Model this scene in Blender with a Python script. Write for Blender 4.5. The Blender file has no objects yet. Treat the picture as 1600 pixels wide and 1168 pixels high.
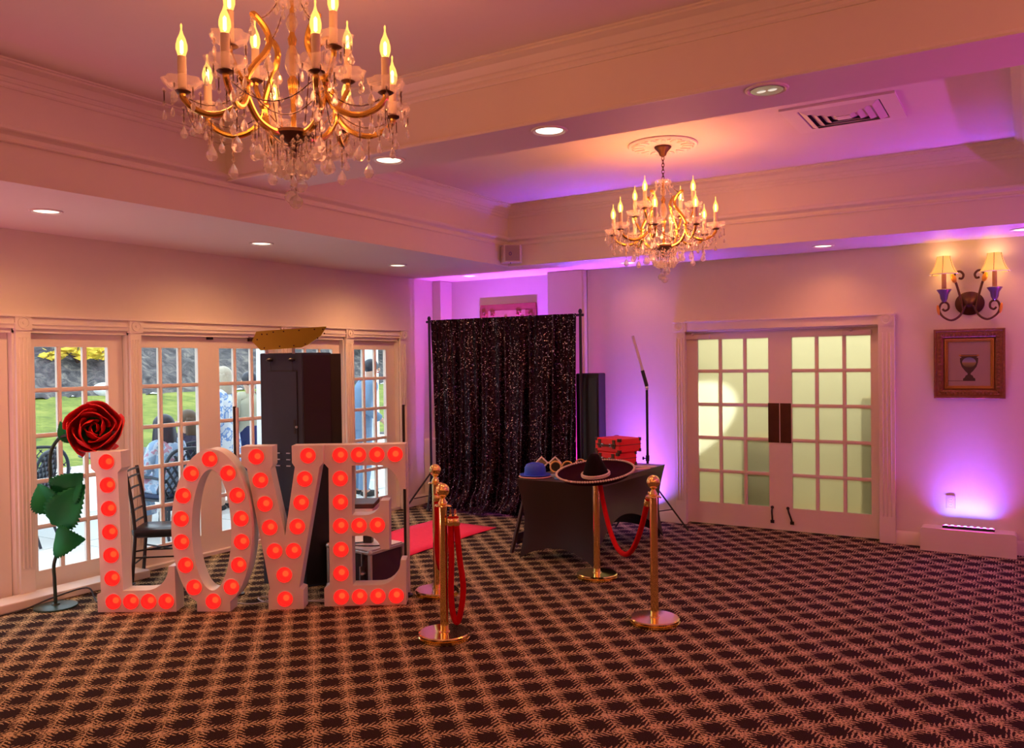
import bpy, bmesh, math, random
from math import sin, cos, pi, radians, sqrt, atan2
from mathutils import Vector, Matrix
random.seed(7)
SC = bpy.context.scene
COL = SC.collection

# ------------------------------------------------------------------ camera, world, sun, exposure
cam_d = bpy.data.cameras.new('camera')
cam = bpy.data.objects.new('camera', cam_d)
COL.objects.link(cam)
SC.camera = cam
cam_d.sensor_fit = 'HORIZONTAL'
cam_d.sensor_width = 36.0
cam_d.lens = 1301.45 / 1600 * 36.0
cam_d.clip_start = 0.05
yaw, pitch, roll = radians(31.8035), radians(-0.8266), radians(-0.7604)
fwd = Vector((-sin(yaw) * cos(pitch), cos(yaw) * cos(pitch), sin(pitch)))
rgt = Vector((cos(yaw), sin(yaw), 0))
upv = rgt.cross(fwd)
r2 = rgt * cos(roll) + upv * sin(roll)
u2 = -rgt * sin(roll) + upv * cos(roll)
cam.matrix_world = Matrix(((r2.x, u2.x, -fwd.x, 0), (r2.y, u2.y, -fwd.y, 0), (r2.z, u2.z, -fwd.z, 1.75), (0, 0, 0, 1)))

w = bpy.data.worlds.new('world')
SC.world = w
w.use_nodes = True
bg = w.node_tree.nodes['Background']
bg.inputs['Color'].default_value = (0.74, 0.88, 1.0, 1)
bg.inputs['Strength'].default_value = 3.3

sun_d = bpy.data.lights.new('sun', 'SUN')
sun_d.energy = 2.5
sun_d.angle = radians(0.6)
sun_d.color = (1.0, 0.92, 0.78)
sun = bpy.data.objects.new('sun', sun_d)
COL.objects.link(sun)
sun.rotation_euler = Vector((-0.72, -0.30, -0.52)).to_track_quat('-Z', 'Y').to_euler()

SC.view_settings.view_transform = 'Standard'
SC.view_settings.look = 'None'
SC.view_settings.gamma = 1.0
SC.view_settings.use_curve_mapping = False
SC.view_settings.exposure = 0.0
SC.cycles.use_denoising = True
SC.cycles.caustics_reflective = False
SC.cycles.caustics_refractive = False
SC.cycles.sample_clamp_indirect = 4.0
SC.cycles.max_bounces = 10
SC.cycles.transparent_max_bounces = 24

WARM = (1.0, 0.335, 0.135)


def light(name, kind, loc, energy, color, target=None, **kw):
    d = bpy.data.lights.new(name, kind)
    d.energy = energy
    d.color = color
    for k, v in kw.items():
        setattr(d, k, v)
    o = bpy.data.objects.new(name, d)
    COL.objects.link(o)
    o.location = loc
    if target is not None:
        o.rotation_euler = (Vector(target) - Vector(loc)).to_track_quat('-Z', 'Y').to_euler()
    return o


def portal(y0, y1, z0, z1, x):
    o = light('window_portal', 'AREA', (x, (y0 + y1) / 2, (z0 + z1) / 2), 1, (1, 1, 1), (x + 1, (y0 + y1) / 2, (z0 + z1) / 2),
              shape='RECTANGLE', size=y1 - y0, size_y=z1 - z0)
    o.data.cycles.is_portal = True


# colour-changing LED battens on the floor (most also built as objects further down)
def batten_light(x0, x1, y, z, parts):
    for col, energy, tilt, spread in parts:
        light('batten_light', 'AREA', ((x0 + x1) / 2, y, z), energy, col, ((x0 + x1) / 2, y + tilt, z + 1.0),
              shape='RECTANGLE', size=abs(x1 - x0), size_y=0.03, spread=radians(spread))


BLUE, VIOLET, MAGENTA = (0.10, 0.12, 1.0), (0.30, 0.09, 1.0), (1.0, 0.03, 0.50)
batten_light(-5.75, -4.85, 8.21, 0.07, [(VIOLET, 40, 0.17, 60), (MAGENTA, 16, 0.19, 90), (VIOLET, 14, -0.1, 150)])
batten_light(-4.60, -4.35, 8.20, 0.07, [(MAGENTA, 9, 0.15, 90)])  # unseen extra batten added to turn the column magenta, no fixture built
batten_light(-3.80, -3.45, 8.36, 0.08, [(BLUE, 12, 0.10, 110), (VIOLET, 2, 0.08, 60), (MAGENTA, 4, 0.12, 100), (VIOLET, 9, -0.12, 50)])
batten_light(-0.66, -0.26, 8.42, 0.235, [(BLUE, 6, 0.13, 110), (VIOLET, 0.7, 0.28, 70), (MAGENTA, 2.6, 0.13, 140), (VIOLET, 4, -0.18, 50), (MAGENTA, 5, -1.2, 160)])
batten_light(1.2, 1.6, 8.36, 0.08, [(VIOLET, 20, 0.0, 80), (MAGENTA, 22, 0.1, 150)])
# unseen uplights beside the left and right walls; the pale pink one is added fill
batten_light(-6.3, -6.2, 1.2, 0.08, [(MAGENTA, 9, 0.1, 150)])
light('batten_light', 'AREA', (-5.7, 1.7, 0.1), 14, (1.0, 0.36, 0.36), (-5.5, 3.0, 3.0), shape='RECTANGLE', size=0.5, size_y=0.05, spread=radians(150))  # added out of view to brighten the left border and wall
light('batten_light', 'AREA', (3.6, 5.2, 0.1), 44, MAGENTA, (2.4, 4.8, 3.0), shape='RECTANGLE', size=1.0, size_y=0.05, spread=radians(110))
light('batten_light', 'AREA', (3.6, 6.8, 0.1), 34, VIOLET, (2.4, 6.8, 3.0), shape='RECTANGLE', size=1.0, size_y=0.05, spread=radians(110))


# ------------------------------------------------------------------ materials
def nt(name):
    m = bpy.data.materials.new(name)
    m.use_nodes = True
    t = m.node_tree
    return m, t, t.nodes['Principled BSDF']


def N(t, kind, **kw):
    n = t.nodes.new(kind)
    for k, v in kw.items():
        setattr(n, k, v)
    return n


def math_(t, op, a, b=None, c=None):
    n = t.nodes.new('ShaderNodeMath')
    n.operation = op
    for i, v in enumerate((a, b, c)):
        if v is None:
            continue
        if isinstance(v, (int, float)):
            n.inputs[i].default_value = v
        else:
            t.links.new(v, n.inputs[i])
    return n.outputs[0]


def mixc(t, fac, a, b):
    n = t.nodes.new('ShaderNodeMix')
    n.data_type = 'RGBA'
    for i, v in ((0, fac), (6, a), (7, b)):
        if isinstance(v, (int, float)):
            n.inputs[i].default_value = v
        elif isinstance(v, tuple):
            n.inputs[i].default_value = (*v, 1)
        else:
            t.links.new(v, n.inputs[i])
    return n.outputs[2]


def mat(name, col, rough=0.5, metal=0.0, vary=0.06, scale=14.0, bump=0.0, bscale=60.0, emit=None, estr=0.0, spec=None, coat=0.0, sheen=0.0):
    m, t, p = nt(name)
    p.inputs['Roughness'].default_value = rough
    p.inputs['Metallic'].default_value = metal
    if spec is not None:
        p.inputs['Specular IOR Level'].default_value = spec
    p.inputs['Coat Weight'].default_value = coat
    p.inputs['Sheen Weight'].default_value = sheen
    p.inputs['Sheen Roughness'].default_value = 0.45
    p.inputs['Sheen Tint'].default_value = (1.0, 0.92, 0.70, 1)
    tc = N(t, 'ShaderNodeTexCoord')
    nz = N(t, 'ShaderNodeTexNoise')
    nz.inputs['Scale'].default_value = scale
    nz.inputs['Detail'].default_value = 3
    t.links.new(tc.outputs['Object'], nz.inputs['Vector'])
    d = tuple(max(0, c * (1 - vary)) for c in col)
    l = tuple(min(1, c * (1 + vary)) for c in col)
    t.links.new(mixc(t, nz.outputs['Fac'], d, l), p.inputs['Base Color'])
    if bump:
        n2 = N(t, 'ShaderNodeTexNoise')
        n2.inputs['Scale'].default_value = bscale
        t.links.new(tc.outputs['Object'], n2.inputs['Vector'])
        b = N(t, 'ShaderNodeBump')
        b.inputs['Strength'].default_value = bump
        b.inputs['Distance'].default_value = 0.01
        t.links.new(n2.outputs['Fac'], b.inputs['Height'])
        t.links.new(b.outputs[0], p.inputs['Normal'])
    if emit:
        p.inputs['Emission Color'].default_value = (*emit, 1)
        p.inputs['Emission Strength'].default_value = estr
    return m


M = {}
M['wall'] = mat('wall_paint', (0.80, 0.73, 0.66), 0.7, vary=0.02, bump=0.03, bscale=200)
M['ceiling'] = mat('ceiling_paint', (0.80, 0.74, 0.68), 0.55, vary=0.015)
M['trim'] = mat('trim_gloss_paint', (0.82, 0.77, 0.71), 0.38, vary=0.02)
M['door'] = mat('door_gloss_paint', (0.82, 0.76, 0.70), 0.35, vary=0.02)
M['white'] = mat('white_lacquer', (0.80, 0.78, 0.77), 0.42, vary=0.03)
M['black'] = mat('black_powdercoat', (0.018, 0.016, 0.018), 0.42, vary=0.15)
M['blackmetal'] = mat('black_metal', (0.02, 0.018, 0.02), 0.35, 0.3, vary=0.1)
M['booth'] = mat('charcoal_steel', (0.050, 0.062, 0.098), 0.6, 0.0, spec=0.12, vary=0.06)
M['boothside'] = mat('black_gloss_panel', (0.012, 0.008, 0.009), 0.3, vary=0.1)
M['goldplate'] = mat('brushed_gold_plate', (0.82, 0.70, 0.10), 0.30, 1.0, vary=0.12, scale=4)
M['brass'] = mat('polished_brass', (1.0, 0.78, 0.30), 0.12, 1.0, vary=0.03)
M['chgold'] = mat('antique_gilt', (0.78, 0.50, 0.12), 0.26, 1.0, vary=0.1)
M['bronze'] = mat('dark_bronze', (0.10, 0.045, 0.025), 0.4, 0.7, vary=0.2)
M['rope'] = mat('red_velvet', (0.50, 0.006, 0.008), 0.85, vary=0.2, scale=40, spec=0.1)
M['rug'] = mat('red_felt_runner', (0.95, 0.04, 0.13), 0.95, vary=0.1, scale=30, bump=0.15, bscale=200)
M['rose'] = mat('red_foam', (0.62, 0.006, 0.008), 0.6, vary=0.1, scale=8)
M['leaf'] = mat('green_foam', (0.008, 0.20, 0.06), 0.6, spec=0.2, vary=0.25, scale=5)
M['stem'] = mat('dark_green_tube', (0.012, 0.045, 0.03), 0.4, vary=0.1)
M['seat'] = mat('black_leatherette', (0.012, 0.012, 0.016), 0.3, vary=0.1)
M['alu'] = mat('aluminium', (0.72, 0.72, 0.76), 0.3, 1.0, vary=0.06)
M['casepanel'] = mat('dark_laminate', (0.05, 0.018, 0.028), 0.45, vary=0.1)
M['spandex'] = mat('black_stretch_fabric', (0.016, 0.004, 0.007), 0.36, vary=0.1, spec=0.8, sheen=0.12)
M['redcase'] = mat('red_leatherette', (0.88, 0.012, 0.012), 0.45, vary=0.08, bump=0.1, bscale=150)
M['bluefelt'] = mat('blue_glitter_felt', (0.02, 0.08, 0.80), 0.5, vary=0.3, scale=120, bump=0.3, bscale=200)
M['bluelam'] = mat('blue_card', (0.05, 0.22, 0.55), 0.5)
M['ltblue'] = mat('pale_blue_card', (0.30, 0.50, 0.62), 0.5)
M['pinkfelt'] = mat('pink_band', (0.85, 0.50, 0.50), 0.7)
M['hatblack'] = mat('black_felt', (0.010, 0.006, 0.007), 0.7, vary=0.2, spec=0.05)
M['hatplum'] = mat('plum_black_felt', (0.028, 0.006, 0.014), 0.95, vary=0.2, spec=0.05)
M['whitecord'] = mat('white_braid', (0.75, 0.66, 0.60), 0.7, vary=0.25, scale=90)
M['goldfoil'] = mat('gold_card', (0.72, 0.48, 0.16), 0.4, 0.4)
M['orange'] = mat('orange_card', (0.85, 0.16, 0.03), 0.6)
M['paper'] = mat('white_card', (0.78, 0.72, 0.68), 0.6)
M['lens'] = mat('black_lens', (0.01, 0.01, 0.01), 0.15)
M['tubeoff'] = mat('white_diffuser_tube', (0.75, 0.70, 0.72), 0.4)
M['picframe'] = mat('carved_gilt_wood', (0.22, 0.085, 0.03), 0.45, 0.25, vary=0.45, scale=40, bump=0.6, bscale=60)
M['gilt'] = mat('gilt_slip', (0.42, 0.21, 0.05), 0.35, 0.5, vary=0.2)
M['canvas'] = mat('grey_canvas', (0.36, 0.27, 0.25), 0.8, vary=0.05)
M['urn'] = mat('painted_dark_urn', (0.05, 0.03, 0.02), 0.6, vary=0.3)
M['relief'] = mat('carved_reddish_wood', (0.36, 0.10, 0.09), 0.5, vary=0.25, scale=20)
M['reliefpale'] = mat('pale_carved_wood', (0.55, 0.32, 0.24), 0.5, vary=0.2)
M['speaker'] = mat('black_speaker_vinyl', (0.012, 0.011, 0.012), 0.55, vary=0.1, bump=0.2, bscale=120)
M['spkwhite'] = mat('off_white_plastic', (0.70, 0.62, 0.60), 0.45)
M['spkgrille'] = mat('grey_grille', (0.34, 0.26, 0.30), 0.6, vary=0.1, scale=200)
M['purple'] = mat('purple_badge', (0.10, 0.03, 0.30), 0.5)
M['wood'] = mat('dark_stained_wood', (0.07, 0.035, 0.03), 0.5, vary=0.25)
M['candle'] = mat('ivory_candle_sleeve', (0.78, 0.66, 0.50), 0.5)
M['cable'] = mat('dark_cable', (0.03, 0.03, 0.035), 0.5)
M['cablewhite'] = mat('pale_cable', (0.55, 0.55, 0.58), 0.5)
M['pewter'] = mat('blue_grey_enamel', (0.16, 0.11, 0.16), 0.3, 0.4, vary=0.2)
M['candlebrown'] = mat('dripped_tan_candle', (0.40, 0.20, 0.14), 0.7, vary=0.2, scale=60)
M['leafgold'] = mat('gold_leaf_scroll', (0.85, 0.42, 0.06), 0.35, 0.6)
M['lampshade'] = mat('lit_cream_shade', (0.70, 0.50, 0.25), 0.8, emit=(1.0, 0.50, 0.08), estr=0.85)
M['concrete'] = mat('pale_concrete', (0.70, 0.70, 0.68), 0.85, vary=0.06, scale=3, bump=0.1, bscale=40)
M['yshrub'] = mat('yellow_autumn_leaves', (0.70, 0.52, 0.05), 0.8, vary=0.3)
M['gshrub'] = mat('pale_green_leaves', (0.32, 0.36, 0.14), 0.8, vary=0.3)
M['rock'] = mat('pale_boulder', (0.55, 0.55, 0.55), 0.9, vary=0.2)
M['iron'] = mat('dark_cast_aluminium', (0.035, 0.04, 0.055), 0.45, 0.3, vary=0.1)
M['column'] = mat('white_painted_column', (0.85, 0.87, 0.90), 0.5)
M['skin'] = mat('skin', (0.62, 0.36, 0.27), 0.55, vary=0.05)
M['hairdark'] = mat('dark_hair', (0.02, 0.02, 0.035), 0.45, vary=0.3, scale=40)
M['hairbrown'] = mat('brown_hair', (0.10, 0.055, 0.03), 0.5, vary=0.3, scale=40)
M['hairblond'] = mat('pale_blond_hair', (0.50, 0.42, 0.32), 0.5, vary=0.2, scale=40)
M['hairpurple'] = mat('purple_hair_streak', (0.16, 0.03, 0.30), 0.5)
M['navy'] = mat('navy_cloth', (0.015, 0.025, 0.12), 0.8, vary=0.15)
M['suit'] = mat('slate_blue_suit', (0.16, 0.26, 0.42), 0.8, vary=0.12)
M['khaki'] = mat('khaki_cloth', (0.48, 0.46, 0.34), 0.8, vary=0.1)
M['eye'] = mat('eye_dark', (0.02, 0.015, 0.01), 0.3)
M['plum'] = mat('dark_plum_cloth', (0.03, 0.02, 0.05), 0.8)
M['hall'] = mat('hall_cream_paint', (0.82, 0.80, 0.66), 0.8, vary=0.04)
M['halltan'] = mat('hall_tan_paint', (0.50, 0.36, 0.18), 0.8)
M['cushion'] = mat('navy_cushion', (0.03, 0.045, 0.10), 0.8, vary=0.15)
M['pot'] = mat('purple_petals', (0.15, 0.03, 0.42), 0.7)
M['canopyrose'] = mat('carved_plaster', (0.80, 0.72, 0.68), 0.6)


def floral(name, base, spots):
    m, t, p = nt(name)
    tc = N(t, 'ShaderNodeTexCoord')
    v = N(t, 'ShaderNodeTexNoise')
    v.inputs['Scale'].default_value = 14
    v.inputs['Detail'].default_value = 2
    t.links.new(tc.outputs['Object'], v.inputs['Vector'])
    r = N(t, 'ShaderNodeValToRGB')
    r.color_ramp.interpolation = 'CONSTANT'
    r.color_ramp.elements[0].color = (*base, 1)
    r.color_ramp.elements[1].position = 0.5
    r.color_ramp.elements[1].color = (*spots[0], 1)
    e = r.color_ramp.elements.new(0.6)
    e.color = (*spots[1], 1)
    t.links.new(v.outputs['Fac'], r.inputs['Fac'])
    t.links.new(r.outputs[0], p.inputs['Base Color'])
    p.inputs['Roughness'].default_value = 0.8
    return m


def ground_cover(name, cols, scale, dist):
    m, t, p = nt(name)
    tc = N(t, 'ShaderNodeTexCoord')
    v = N(t, 'ShaderNodeTexNoise')
    v.inputs['Scale'].default_value = scale
    v.inputs['Detail'].default_value = 6
    v.inputs['Roughness'].default_value = 0.75
    v.inputs['Distortion'].default_value = dist
    t.links.new(tc.outputs['Object'], v.inputs['Vector'])
    r = N(t, 'ShaderNodeValToRGB')
    r.color_ramp.elements[0].position = 0.36
    r.color_ramp.elements[0].color = (*cols[0], 1)
    r.color_ramp.elements[1].position = 0.66
    r.color_ramp.elements[1].color = (*cols[2], 1)
    e = r.color_ramp.elements.new(0.5)
    e.color = (*cols[1], 1)
    t.links.new(v.outputs['Fac'], r.inputs['Fac'])
    t.links.new(r.outputs[0], p.inputs['Base Color'])
    p.inputs['Roughness'].default_value = 0.95
    return m


M['mulch'] = ground_cover('dark_mulch', [(0.012, 0.010, 0.014), (0.055, 0.05, 0.055), (0.17, 0.15, 0.13)], 2.2, 1.0)
M['lawn'] = ground_cover('mown_lawn', [(0.07, 0.10, 0.010), (0.14, 0.18, 0.018), (0.24, 0.25, 0.045)], 1.6, 0.3)
M['floral'] = floral('blue_floral_print', (0.25, 0.38, 0.58), [(0.45, 0.55, 0.70), (0.45, 0.25, 0.35)])
M['floralwhite'] = floral('white_blue_print', (0.75, 0.80, 0.88), [(0.20, 0.35, 0.70), (0.55, 0.65, 0.80)])


def emission_mat(name, col, strength):
    m, t, p = nt(name)
    t.nodes.remove(p)
    e = N(t, 'ShaderNodeEmission')
    e.inputs['Color'].default_value = (*col, 1)
    e.inputs['Strength'].default_value = strength
    t.links.new(e.outputs[0], t.nodes['Material Output'].inputs['Surface'])
    return m


M['candisc'] = emission_mat('can_lamp_lens', (1.0, 0.84, 0.58), 3.2)
M['candim'] = emission_mat('can_lamp_lens_dim', (1.0, 0.80, 0.65), 0.9)
M['filament'] = emission_mat('lamp_filament', (1.0, 0.80, 0.42), 14)
M['redlamp'] = emission_mat('orange_lamp', (1.0, 0.17, 0.035), 4.5)
M['ledblue'] = emission_mat('led_cell', (0.45, 0.42, 1.0), 3.2)


def blend_mat(name, tint, other, fac, strength=0, rough=0.05):
    """thin clear material: mostly transparent, partly glossy or glowing"""
    m, t, p = nt(name)
    t.nodes.remove(p)
    tr = N(t, 'ShaderNodeBsdfTransparent')
    tr.inputs['Color'].default_value = (*tint, 1)
    mx = N(t, 'ShaderNodeMixShader')
    if other == 'emit':
        g = N(t, 'ShaderNodeEmission')
        g.inputs['Color'].default_value = (*fac[1], 1)
        g.inputs['Strength'].default_value = strength
        mx.inputs[0].default_value = fac[0]
    else:
        g = N(t, 'ShaderNodeBsdfGlossy')
        g.inputs['Roughness'].default_value = rough
        fr = N(t, 'ShaderNodeFresnel')
        fr.inputs['IOR'].default_value = 1.45
        ge = N(t, 'ShaderNodeNewGeometry')
        front = math_(t, 'SUBTRACT', 1.0, ge.outputs['Backfacing'])
        t.links.new(math_(t, 'MULTIPLY', front, math_(t, 'MULTIPLY_ADD', fr.outputs[0], fac[0], fac[1])), mx.inputs[0])
    t.links.new(tr.outputs[0], mx.inputs[1])
    t.links.new(g.outputs[0], mx.inputs[2])
    t.links.new(mx.outputs[0], t.nodes['Material Output'].inputs['Surface'])
    return m


M['glass'] = blend_mat('window_glass', (0.96, 0.98, 0.98), 'gloss', (0.9, 0.0), rough=0.0)
M['bulbglass'] = blend_mat('glowing_bulb_glass', (1.0, 0.85, 0.5), 'emit', (0.5, (1.0, 0.58, 0.14)), 2.2)
M['reddome'] = blend_mat('red_lamp_dome', (1.0, 0.30, 0.20), 'emit', (0.58, (1.0, 0.006, 0.012)), 1.9)
def bead_mat():
    m, t, p = nt('crystal_bead')
    p.inputs['Base Color'].default_value = (0.95, 0.88, 0.84, 1)
    p.inputs['Roughness'].default_value = 0.08
    p.inputs['Specular IOR Level'].default_value = 1.0
    tl = N(t, 'ShaderNodeBsdfTranslucent')
    tl.inputs['Color'].default_value = (0.95, 0.88, 0.84, 1)
    tr = N(t, 'ShaderNodeBsdfTransparent')
    m1, m2 = N(t, 'ShaderNodeMixShader'), N(t, 'ShaderNodeMixShader')
    m1.inputs[0].default_value = 0.38
    m2.inputs[0].default_value = 0.74
    t.links.new(p.outputs[0], m1.inputs[1])
    t.links.new(tl.outputs[0], m1.inputs[2])
    t.links.new(m1.outputs[0], m2.inputs[1])
    t.links.new(tr.outputs[0], m2.inputs[2])
    t.links.new(m2.outputs[0], t.nodes['Material Output'].inputs['Surface'])
    return m


M['bead'] = bead_mat()


def crystal():
    m, t, p = nt('cut_crystal')
    p.inputs['Base Color'].default_value = (1, 0.97, 0.95, 1)
    p.inputs['Roughness'].default_value = 0.02
    p.inputs['Transmission Weight'].default_value = 0.75
    p.inputs['IOR'].default_value = 1.5
    tr = N(t, 'ShaderNodeBsdfTransparent')
    tl = N(t, 'ShaderNodeBsdfTranslucent')
    tl.inputs['Color'].default_value = (1.0, 0.93, 0.90, 1)
    mx, my = N(t, 'ShaderNodeMixShader'), N(t, 'ShaderNodeMixShader')
    mx.inputs[0].default_value = 0.58
    my.inputs[0].default_value = 0.16
    t.links.new(tr.outputs[0], mx.inputs[1])
    t.links.new(p.outputs[0], mx.inputs[2])
    t.links.new(mx.outputs[0], my.inputs[1])
    t.links.new(tl.outputs[0], my.inputs[2])
    t.links.new(my.outputs[0], t.nodes['Material Output'].inputs['Surface'])
    return m


M['crystal'] = crystal()


def frosted():
    m, t, p = nt('frosted_glass')
    p.inputs['Base Color'].default_value = (0.93, 0.97, 0.90, 1)
    p.inputs['Roughness'].default_value = 0.34
    p.inputs['Transmission Weight'].default_value = 1.0
    p.inputs['IOR'].default_value = 1.12
    tl = N(t, 'ShaderNodeBsdfTranslucent')
    tl.inputs['Color'].default_value = (0.85, 0.88, 0.78, 1)
    mx = N(t, 'ShaderNodeMixShader')
    mx.inputs[0].default_value = 0.30
    t.links.new(p.outputs[0], mx.inputs[1])
    t.links.new(tl.outputs[0], mx.inputs[2])
    t.links.new(mx.outputs[0], t.nodes['Material Output'].inputs['Surface'])
    return m


M['frosted'] = frosted()


def sequins():
    m, t, p = nt('black_sequin_fabric')
    tc = N(t, 'ShaderNodeTexCoord')
    v = N(t, 'ShaderNodeTexVoronoi')
    v.inputs['Scale'].default_value = 130
    t.links.new(tc.outputs['Object'], v.inputs['Vector'])
    g = N(t, 'ShaderNodeNewGeometry')
    sub = N(t, 'ShaderNodeVectorMath', operation='SUBTRACT')
    t.links.new(v.outputs['Color'], sub.inputs[0])
    sub.inputs[1].default_value = (0.5, 0.5, 0.5)
    sc = N(t, 'ShaderNodeVectorMath', operation='SCALE')
    t.links.new(sub.outputs[0], sc.inputs[0])
    sc.inputs['Scale'].default_value = 0.8
    ad = N(t, 'ShaderNodeVectorMath', operation='ADD')
    t.links.new(g.outputs['Normal'], ad.inputs[0])
    t.links.new(sc.outputs[0], ad.inputs[1])
    no = N(t, 'ShaderNodeVectorMath', operation='NORMALIZE')
    t.links.new(ad.outputs[0], no.inputs[0])
    t.links.new(no.outputs[0], p.inputs['Normal'])
    sp = N(t, 'ShaderNodeSeparateColor')
    t.links.new(v.outputs['Color'], sp.inputs[0])
    glint = math_(t, 'GREATER_THAN', sp.outputs[0], 0.95)
    t.links.new(mixc(t, glint, (0.020, 0.009, 0.017), (0.72, 0.68, 0.80)), p.inputs['Base Color'])  # scattered pale cells put the sparkle into the colour
    p.inputs['Metallic'].default_value = 1.0
    p.inputs['Roughness'].default_value = 0.28
    return m


M['sequin'] = sequins()


def carpet():
    m, t, p = nt('patterned_carpet')
    L = t.links
    tc = N(t, 'ShaderNodeTexCoord')
    # wobble so that the woven motif is not ruler straight
    nz = N(t, 'ShaderNodeTexNoise')
    nz.inputs['Scale'].default_value = 26
    L.new(tc.outputs['Object'], nz.inputs['Vector'])
    sub = N(t, 'ShaderNodeVectorMath', operation='SUBTRACT')
    L.new(nz.outputs['Color'], sub.inputs[0])
    sub.inputs[1].default_value = (0.5, 0.5, 0.5)
    sc = N(t, 'ShaderNodeVectorMath', operation='SCALE')
    L.new(sub.outputs[0], sc.inputs[0])
    sc.inputs['Scale'].default_value = 0.02
    ad = N(t, 'ShaderNodeVectorMath', operation='ADD')
    L.new(tc.outputs['Object'], ad.inputs[0])
    L.new(sc.outputs[0], ad.inputs[1])
    sx = N(t, 'ShaderNodeSeparateXYZ')
    L.new(ad.outputs[0], sx.inputs[0])
    P = 0.1768
    x = math_(t, 'ADD', sx.outputs[0], 1.65)
    y = math_(t, 'ADD', sx.outputs[1], -4.712)
    u = math_(t, 'MULTIPLY', math_(t, 'ADD', x, y), 0.70711 / P)
    v = math_(t, 'MULTIPLY', math_(t, 'SUBTRACT', x, y), 0.70711 / P)

    def wrap(c):      # signed distance to the nearest star centre line, -0.5..0.5
        return math_(t, 'SUBTRACT', math_(t, 'FRACT', math_(t, 'ADD', c, 0.5)), 0.5)

    def garland(c, along):
        s = wrap(math_(t, 'ADD', c, 0.5))           # 0 in the middle of the garland
        a = math_(t, 'ABSOLUTE', s)
        side = math_(t, 'SIGN', s)
        ph = math_(t, 'ADD', math_(t, 'MULTIPLY', along, 6.0), math_(t, 'MULTIPLY', a, -5.5))
        ph = math_(t, 'ADD', ph, math_(t, 'MULTIPLY', side, 0.25))
        q = math_(t, 'ABSOLUTE', math_(t, 'SUBTRACT', math_(t, 'FRACT', ph), 0.5))
        # long leaves at the ends of the garland, short ones half way (leaves a star shaped hole)
        cen = math_(t, 'ABSOLUTE', wrap(along))     # 0 beside the star, .5 at the flower
        reach = math_(t, 'MULTIPLY_ADD', cen, 0.16, 0.225)
        frac = math_(t, 'DIVIDE', a, reach)
        width = math_(t, 'MULTIPLY', math_(t, 'SQRT', math_(t, 'MAXIMUM', math_(t, 'SUBTRACT', 1.0, math_(t, 'POWER', frac, 2.0)), 0.0)), 0.25)
        leaf = math_(t, 'LESS_THAN', q, width)
        stemm = math_(t, 'LESS_THAN', a, 0.018)
        return math_(t, 'MAXIMUM', leaf, stemm)

    g1 = garland(u, v)
    g2 = garland(v, u)
    fu = wrap(math_(t, 'ADD', u, 0.5))
    fv = wrap(math_(t, 'ADD', v, 0.5))
    rr = math_(t, 'SQRT', math_(t, 'ADD', math_(t, 'MULTIPLY', fu, fu), math_(t, 'MULTIPLY', fv, fv)))
    ang = math_(t, 'ARCTAN2', fv, fu)
    petal = math_(t, 'MULTIPLY_ADD', math_(t, 'COSINE', math_(t, 'MULTIPLY', ang, 6.0)), 0.03, 0.14)
    fl = math_(t, 'LESS_THAN', rr, petal)
    n4 = N(t, 'ShaderNodeTexNoise')
    n4.inputs['Scale'].default_value = 75
    n4.inputs['Detail'].default_value = 2
    L.new(tc.outputs['Object'], n4.inputs['Vector'])
    gap = math_(t, 'GREATER_THAN', n4.outputs['Fac'], 0.43)
    motif = math_(t, 'MULTIPLY', math_(t, 'MAXIMUM', math_(t, 'MAXIMUM', g1, g2), fl), gap)
    # pile noise
    n2 = N(t, 'ShaderNodeTexNoise')
    n2.inputs['Scale'].default_value = 160
    n2.inputs['Detail'].default_value = 3
    L.new(tc.outputs['Object'], n2.inputs['Vector'])
    n3 = N(t, 'ShaderNodeTexNoise')
    n3.inputs['Scale'].default_value = 30
    L.new(tc.outputs['Object'], n3.inputs['Vector'])
    tan = mixc(t, n3.outputs['Fac'], (0.39, 0.31, 0.165), (0.62, 0.50, 0.28))
    tan = mixc(t, fl, tan, (0.58, 0.46, 0.26))
    dark = mixc(t, n2.outputs['Fac'], (0.016, 0.010, 0.010), (0.045, 0.026, 0.022))
    c = mixc(t, motif, dark, tan)
    spk = math_(t, 'MULTIPLY_ADD', n2.outputs['Fac'], 0.9, 0.52)
    hs = N(t, 'ShaderNodeHueSaturation')
    L.new(spk, hs.inputs['Value'])
    L.new(c, hs.inputs['Color'])
    L.new(hs.outputs[0], p.inputs['Base Color'])
    p.inputs['Roughness'].default_value = 1.0
    p.inputs['Specular IOR Level'].default_value = 0.1
    b = N(t, 'ShaderNodeBump')
    b.inputs['Strength'].default_value = 0.4
    b.inputs['Distance'].default_value = 0.004
    L.new(n2.outputs['Fac'], b.inputs['Height'])
    L.new(b.outputs[0], p.inputs['Normal'])
    return m


M['carpet'] = carpet()


# ------------------------------------------------------------------ mesh helpers
def basis(d):
    d = Vector(d).normalized()
    a = Vector((0, 0, 1)) if abs(d.z) < 0.95 else Vector((1, 0, 0))
    x = d.cross(a).normalized()
    return x, d.cross(x).normalized(), d


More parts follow.
